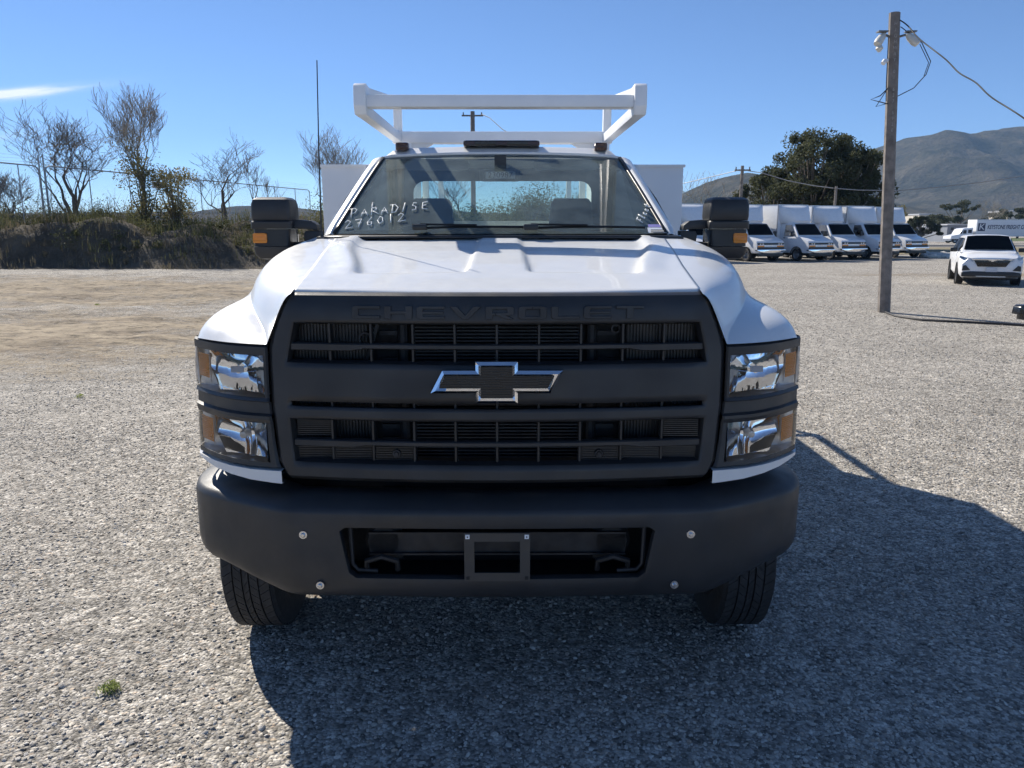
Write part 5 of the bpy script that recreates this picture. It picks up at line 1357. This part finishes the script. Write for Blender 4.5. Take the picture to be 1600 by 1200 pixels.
    for z, y0, w_ in ((2.17, 1.50, .92), (2.30, 1.42, 1.0), (2.6, 1.62, 1.06), (2.95, 1.85, 1.10), (3.15, 2.15, 1.12), (3.2, 2.41, 1.125)):
        rows.append([(-w_, 2.43, z)] + [(a * w_, y0 + (2.43 - y0) * abs(a) ** 3.2 * .75, z) for a in np.linspace(-1, 1, 13)] + [(w_, 2.43, z)])
    MB().grid(rows).build('nose_cap', 'white_plain', V, sharp=50)
    MB().b2((-.8, .5, .32), (.8, 6.2, .42)).build('chassis', 'under_black', V); MB().b2((-1.1, 2.5, .75), (1.1, 6.25, .86)).build('sub_frame', 'under_black', V)
    return V
VA = van(); VG = 'white box vans parked in a row'
spots = [(1113, 42.6, 'white box van mostly hidden behind the truck mirror'), (1208, 43.6, 'first fully visible white box van beside the truck mirror'), (1279, 44.9, 'second fully visible white box van counting from the truck mirror'), (1337, 46.3, 'white box van third from the truck mirror, middle of the visible row'), (1386, 47.6, 'white box van whose windscreen is crossed by the wooden pole'), (1436, 49.3, 'last white box van in the row, farthest from the work truck')]
for i, (px, D, lb) in enumerate(spots):
    v = VA if i == 0 else copy_tree(VA)
    p = at(px, 400, D); v.location = (p.x, D + (0, .5, -.3, .35, -.2, .4)[i], 0); v.rotation_euler = (0, 0, math.radians(22 + (0, -1.5, 1.2, -.5, 2.0, -1.0)[i])); tag(v, lb, 'van', VG)

# ------------------------------------------------------------------ white crossover
def crossover():
    V = empty('crossover'); 
    st = [  # y, half width low, half width belt, z bottom, z belt, z hood/top
        (0.00, .62, .70, .42, .62, .78), (.06, .80, .84, .30, .72, .90), (.22, .88, .905, .26, .80, .98), (.6, .90, .92, .26, .90, 1.03), (1.15, .915, .925, .26, .98, 1.08), (1.4, .915, .925, .26, 1.0, 1.10), (2.6, .915, .925, .26, 1.02, 1.10), (3.7, .91, .92, .28, 1.04, 1.12), (4.4, .88, .90, .34, 1.02, 1.12), (4.6, .80, .84, .42, .98, 1.10)]
    rows = []
    for y, wl_, wb, z0, zb, zt in st:
        c = .82 if y < 1.3 else .96
        rows.append([(-wl_ * .9, y, z0), (-wl_, y, z0 + .12), (-wb, y, (z0 + zb) / 2), (-wb, y, zb), (-wb * c, y, zt - .01), (-wb * .5, y, zt + (.025 if y < 1.3 else 0)), (0, y, zt + (.03 if y < 1.3 else 0)),
                     (wb * .5, y, zt + (.025 if y < 1.3 else 0)), (wb * c, y, zt - .01), (wb, y, zb), (wb, y, (z0 + zb) / 2), (wl_, y, z0 + .12), (wl_ * .9, y, z0)])
    m = MB().grid(rows); k = 13; m.f.append(tuple(range(k))); m.f.append(tuple(reversed(range((len(st) - 1) * k, len(st) * k))))
    m.grid([[rows[0][0], rows[0][-1]]] + [[r[0], r[-1]] for r in rows[1:]])
    body = m.build('body', 'van_paint', V, sharp=40)
    cut(body, *[MB().lathe([(0, 0), (.385, 0), (.385, .3), (0, .3)], (s * .72 if s > 0 else -1.02, yy, .36), 'x', 26).build('cutter', None) for s in (-1, 1) for yy in (.92, 3.65)])
    gh = [(1.10, .80, 1.08), (1.35, .78, 1.20), (1.95, .665, 1.60), (2.3, .66, 1.645), (3.2, .66, 1.64), (4.0, .65, 1.58), (4.45, .78, 1.12)]
    top = [(.86, 1.10, 1.07)]
    rows = [[(-.87, y, 1.07), (-w_ - .02, y + .0, (z + 1.07) / 2 if z > 1.3 else 1.075), (-w_, y, z - .02), (-w_ * .7, y, z + .012), (0, y, z + .022), (w_ * .7, y, z + .012), (w_, y, z - .02), (w_ + .02, y, (z + 1.07) / 2 if z > 1.3 else 1.075), (.87, y, 1.07)] for y, w_, z in gh]
    MB().grid(rows).build('cabin', 'van_paint', V, sharp=50)
    MB().grid([[(-.74, 1.28, 1.14), (-.4, 1.22, 1.15), (0, 1.20, 1.155), (.4, 1.22, 1.15), (.74, 1.28, 1.14)], [(-.62, 1.93, 1.585), (-.35, 1.90, 1.61), (0, 1.89, 1.615), (.35, 1.90, 1.61), (.62, 1.93, 1.585)]]).build('windscreen', 'van_glass', V).location = (0, -.035, .03)
    MB().grid([[(-.74, 1.28, 1.14), (-.4, 1.22, 1.15), (0, 1.20, 1.155), (.4, 1.22, 1.15), (.74, 1.28, 1.14)], [(-.62, 1.93, 1.585), (-.35, 1.90, 1.61), (0, 1.89, 1.615), (.35, 1.90, 1.61), (.62, 1.93, 1.585)]]).build('glass_backing', 'interior_dark', V).location = (0, -.025, .022)  # dark sheet just behind the pane, the cabin inside is not modelled
    for s in (-1, 1):
        for y0, y1, y2, y3 in ((1.55, 2.42, 2.42, 2.0), (2.5, 3.25, 3.22, 2.5), (3.33, 3.95, 3.75, 3.33)):
            MB().add([(s * .885, y0, 1.10), (s * .885, y1, 1.10), (s * .70, y2, 1.55), (s * .70, y3, 1.55)], [(0, 1, 2, 3)]).build('side_window', 'van_glass', V)
            MB().add([(s * .878, y0, 1.10), (s * .878, y1, 1.10), (s * .692, y2, 1.55), (s * .692, y3, 1.55)], [(0, 1, 2, 3)]).build('window_backing', 'interior_dark', V)  # dark sheet behind each side pane
        MB().box((s * 1.02, 1.52, 1.15), (.22, .12, .14)).build('side_mirror', 'black_satin', V, bevel=.03)
        MB().add([(s * .84, .13, .86), (s * .55, .0, .80), (s * .50, -.01, .885), (s * .80, .13, .95), (s * .91, .40, .98), (s * .925, .42, .92)], [(0, 1, 2, 3), (0, 3, 4, 5)]).build('headlight', 'lens_clear', V)
        MB().add([(s * .84, .14, .855), (s * .55, .01, .795), (s * .50, .0, .88), (s * .80, .14, .945), (s * .905, .40, .975), (s * .92, .42, .915)], [(0, 1, 2, 3), (0, 3, 4, 5)]).build('lamp_tray', 'alloy', V)
        MB().prism([(s * .60, .52), (s * .84, .50), (s * .82, .66), (s * .74, .68)], -.015, .12).build('fog_lamp', 'black_satin', V)
        for yy in (.92, 3.65):
            w_ = road_wheel(V, (s * .815, yy, .345), .345, .215, tread=False, rimr=.225, k=28)
            if s < 0: w_.rotation_euler = (0, 0, math.pi)
        for yy in (.92, 3.65): MB().lathe([(.38, 0), (.40, 0), (.40, .03), (.38, .03), (.38, 0)], (s * .91 if s > 0 else -.94, yy, .36), 'x', 24).build('arch_trim', 'black_satin', V)
    gr = MB().prism([(-.52, .84), (.52, .84), (.40, .64), (-.40, .64)], -.05, .1).build('grille', 'black_gloss', V, bevel=.01)
    MB().prism([(-.60, .885), (.60, .885), (.57, .855), (-.57, .855)], -.055, .05).build('grille_bar', 'chrome', V)
    MB().prism([(-.10, .85), (-.04, .85), (-.04, .87), (.04, .87), (.04, .85), (.12, .85), (.10, .83), (.04, .83), (.04, .81), (-.04, .81), (-.04, .83), (-.12, .83)], -.07, -.05).build('emblem', 'chrome', V)
    MB().b2((-.16, -.05, .47), (.16, -.02, .61)).build('number_plate', 'plate_grey', V)
    MB().prism([(-.84, .44), (-.60, .48), (.60, .48), (.84, .44), (.84, .30), (-.84, .30)], -.02, .25).build('lower_bumper', 'black_satin', V, bevel=.02)
    MB().b2((-.42, -.035, .30), (.42, .02, .335)).build('skid_plate', 'alloy', V)
    MB().b2((-.75, .2, .2), (.75, 4.4, .3)).build('underbody', 'under_black', V)
    return V
S = crossover(); p = at(1546, 444, 25.6); S.location = (p.x, 25.6, 0); S.rotation_euler = (0, 0, math.radians(-25)); tag(S, 'white crossover parked alone on the gravel facing the camera', 'car')

# ------------------------------------------------------------------ freight tractor and trailer
FT = empty('freight_truck', (at(1479, 372, 138).x, 138, GZ(138)), math.radians(3)); 
def ft(lo, hi, nm, m_, par=FT, **kw): return MB().b2(lo, hi).build(nm, m_, par, **kw)
# runs along +x: tractor nose at x=0
MB().prism([(0, .7), (.1, 1.25), (1.5, 1.55), (1.95, 2.35), (2.3, 2.55), (3.9, 2.7), (3.9, .7)], -1.15, 1.15).build('tractor_cab', 'van_paint', FT, bevel=.06)
MB().prism([(1.58, 1.62), (1.98, 2.28), (2.0, 2.28), (2.0, 1.62)], -1.16, 1.16).build('windscreen', 'van_glass', FT)
ft((2.15, -1.17, 1.65), (2.75, -1.152, 2.25), 'side_window', 'interior_dark'); ft((3.05, -1.17, 1.75), (3.7, -1.152, 2.35), 'side_window', 'interior_dark')
ft((.0, -1.0, .45), (6.2, 1.0, .75), 'chassis', 'under_black'); ft((-.05, -1.1, .4), (.2, 1.1, .75), 'bumper', 'alloy'); ft((2.2, -1.2, .5), (3.4, -.95, .95), 'fuel_tank', 'alloy', bevel=.05)
TBX = ft((4.4, -1.28, 1.22), (20.5, 1.28, 4.05), 'trailer_box', 'trailer_white', bevel=.02)
ft((4.4, -1.30, 1.15), (20.5, -1.27, 1.32), 'side_rail', 'alloy', TBX); ft((4.4, -1.30, 3.95), (20.5, -1.27, 4.08), 'top_rail', 'alloy', TBX)
ft((4.65, -1.30, 2.1), (5.95, -1.286, 3.45), 'badge', 'navy_print', TBX)
text('badge_letter', 'K', 'trailer_white', TBX, (5.3, -1.305, 2.78), (math.pi / 2, 0, 0), 1.5, 1.1, .004, shear=.1)
text('company_name', 'KEYSTONE FREIGHT CORP.', 'navy_print', TBX, (10.3, -1.295, 2.75), (math.pi / 2, 0, 0), .98, .66, .004, shear=.15, bold=.02)
for x in (.95, 4.9, 6.1, 17.0, 18.3):
    for s in (-1, 1): w_ = road_wheel(FT, (x, s * .98, .5), .5, .3, tread=False, rimr=.29, k=20); w_.rotation_euler = (0, 0, -math.pi / 2 * (1 if s < 0 else -1))
for x in (7.5,): ft((x, -1.0, .3), (x + .2, -.85, 1.2), 'landing_leg', 'steel_grey')
ft((16.2, -1.1, .8), (19.2, 1.1, 1.15), 'bogie', 'under_black')
tag(FT, 'white freight tractor with long lettered trailer beyond the lot', 'truck')

# ------------------------------------------------------------------ far buildings, rocks, bits
def building(name, label, px0, px1, D, top_py, depth, wall, roof, doors=3, z0=0):
    a, b = at(px0, 360, D), at(px1, 360, D); H = at((px0 + px1) / 2, top_py, D).z; B = empty(name, ((a.x + b.x) / 2, D, GZ(D))); w_ = (b.x - a.x) / 2
    MB().b2((-w_, 0, 0), (w_, depth, H * .92)).build('wall', wall, B)
    MB().prism([(-w_ - .3, H * .92), (w_ + .3, H * .92), (w_ + .3, H * .97), (0, H), (-w_ - .3, H * .97)], -.4, depth + .4).build('roof', roof, B)
    for i in range(doors):
        x = lerp(-w_, w_, (i + .5) / doors); MB().b2((x - w_ / doors * .45, -.06, .1), (x + w_ / doors * .45, -.01, H * .55)).build('door', 'steel_grey', B)
    for i in range(doors):
        x = lerp(-w_, w_, (i + .5) / doors); MB().b2((x - w_ / doors * .3, -.05, H * .65), (x + w_ / doors * .3, -.01, H * .8)).build('window', 'interior_dark', B)
    tag(B, label, 'building')
building('warehouse', 'low blue grey warehouse beyond the last box van', 1446, 1512, 165, 347, 14, 'wall_blue_grey', 'roof_grey')
building('flat_roof_building', 'pale flat building on the hillside foot behind the warehouse', 1434, 1464, 420, 331, 20, 'wall_cream', 'roof_grey', 4)
building('house', 'cream house among trees beyond the freight trailer', 1572, 1598, 300, 325, 12, 'wall_cream', 'roof_grey', 3)
building('canopy_shed', 'grey open shed behind the freight tractor', 1480, 1510, 150, 343, 8, 'wall_blue_grey', 'roof_grey', 2)
rr = random.Random(9)
for i in range(16):
    px = 1447 + i * 2.9 + rr.uniform(-2, 2); D = rr.uniform(49.5, 52.5); b = at(px, 398, D); bm = bmesh.new(); bmesh.ops.create_icosphere(bm, subdivisions=2, radius=1)
    s = rr.uniform(.16, .34); sd = rr.uniform(0, 50)
    for v in bm.verts: k = 1 + .35 * noise.noise(v.co * 1.6 + Vector((sd, 0, 0))); v.co = Vector((v.co.x * k * s * 1.4, v.co.y * k * s, v.co.z * k * s * .75))
    me = bpy.data.meshes.new('rock'); bm.to_mesh(me); bm.free(); o = link('rock', me, 'rock_white', sharp=40); o.location = (b.x, D, s * .45)
    tag(o, 'pale boulder in the row between the last van and the crossover', 'rock', 'pale boulders edging the lot')
# weeds: one tuft by the near edge, a few sprigs on the worn earth
def weed(px, py, h, n, label):
    p = on_ground(px, py); T = MB(); r = random.Random(int(px)); 
    blades(T, r, (0, 0, 0), n, h, h * .55, h * .07); leaf_cloud(T, r, (0, 0, h * .35), (h, h, h * .4), n * 2, h * .16, aspect=.6)
    o = T.build('weed', 'weed_leaf', fix=False, sharp=180); o.location = (p.x, p.y, .01); tag(o, label, 'weed', 'weeds growing in the gravel')
weed(172, 1080, .042, 90, 'small green weed tuft in the gravel beside the front tyre shadow'); weed(125, 621, .045, 40, 'tiny green weed sprig on the worn dirt'); weed(152, 478, .07, 40, 'faint green weed patch far out on the dirt')
# black coupling of a trailer standing just outside the view
cp = at(1586, 488, 12.6); TL = empty('flatbed_trailer', (cp.x, 12.6, 0), math.radians(4))
zc = cp.z
MB().prism([(.0, zc - .03), (.02, zc + .09), (.06, zc + .125), (.55, zc + .125), (.55, zc - .12), (.10, zc - .12), (.10, zc - .03)], -.09, .09).build('coupler', 'black_gloss', TL, bevel=.015)
for s in (-1, 1): MB().beam((.5, s * .06, zc), (2.4, s * .8, zc), .08, .12).build('drawbar', 'black_gloss', TL)
MB().b2((2.4, -1.0, zc - .05), (6.5, 1.0, zc + .1)).build('deck', 'black_satin', TL, bevel=.01); MB().tube([(.9, 0, 0), (.9, 0, zc + .3)], .035, 8).build('jack_leg', 'steel_grey', TL); MB().lathe([(0, 0), (.1, 0), (.1, .02), (0, .02)], (.9, 0, .005), 'z', 14).build('jack_foot', 'steel_grey', TL)
for s in (-1, 1):
    w_ = road_wheel(TL, (4.6, s * 1.15, .34), .34, .2, tread=False, rimr=.2, k=24); w_.rotation_euler = (0, 0, math.pi / 2 * s)
tag(TL, 'black trailer whose coupling pokes in at the picture edge', 'trailer')

# ------------------------------------------------------------------ air
hz = MB().b2((-4000, -300, -12), (4000, 3600, 430)).build('haze', None, sharp=None)
t = bpy.data.materials.new('haze_air'); t.use_nodes = True; t.node_tree.nodes.clear()
pv = t.node_tree.nodes.new('ShaderNodeVolumePrincipled'); pv.inputs['Color'].default_value = (.36, .62, 1, 1); pv.inputs['Density'].default_value = .00013; pv.inputs['Anisotropy'].default_value = .0
ou = t.node_tree.nodes.new('ShaderNodeOutputMaterial'); t.node_tree.links.new(pv.outputs[0], ou.inputs['Volume']); hz.data.materials.append(t); tag(hz, 'thin bluish haze over the valley', kind='stuff')
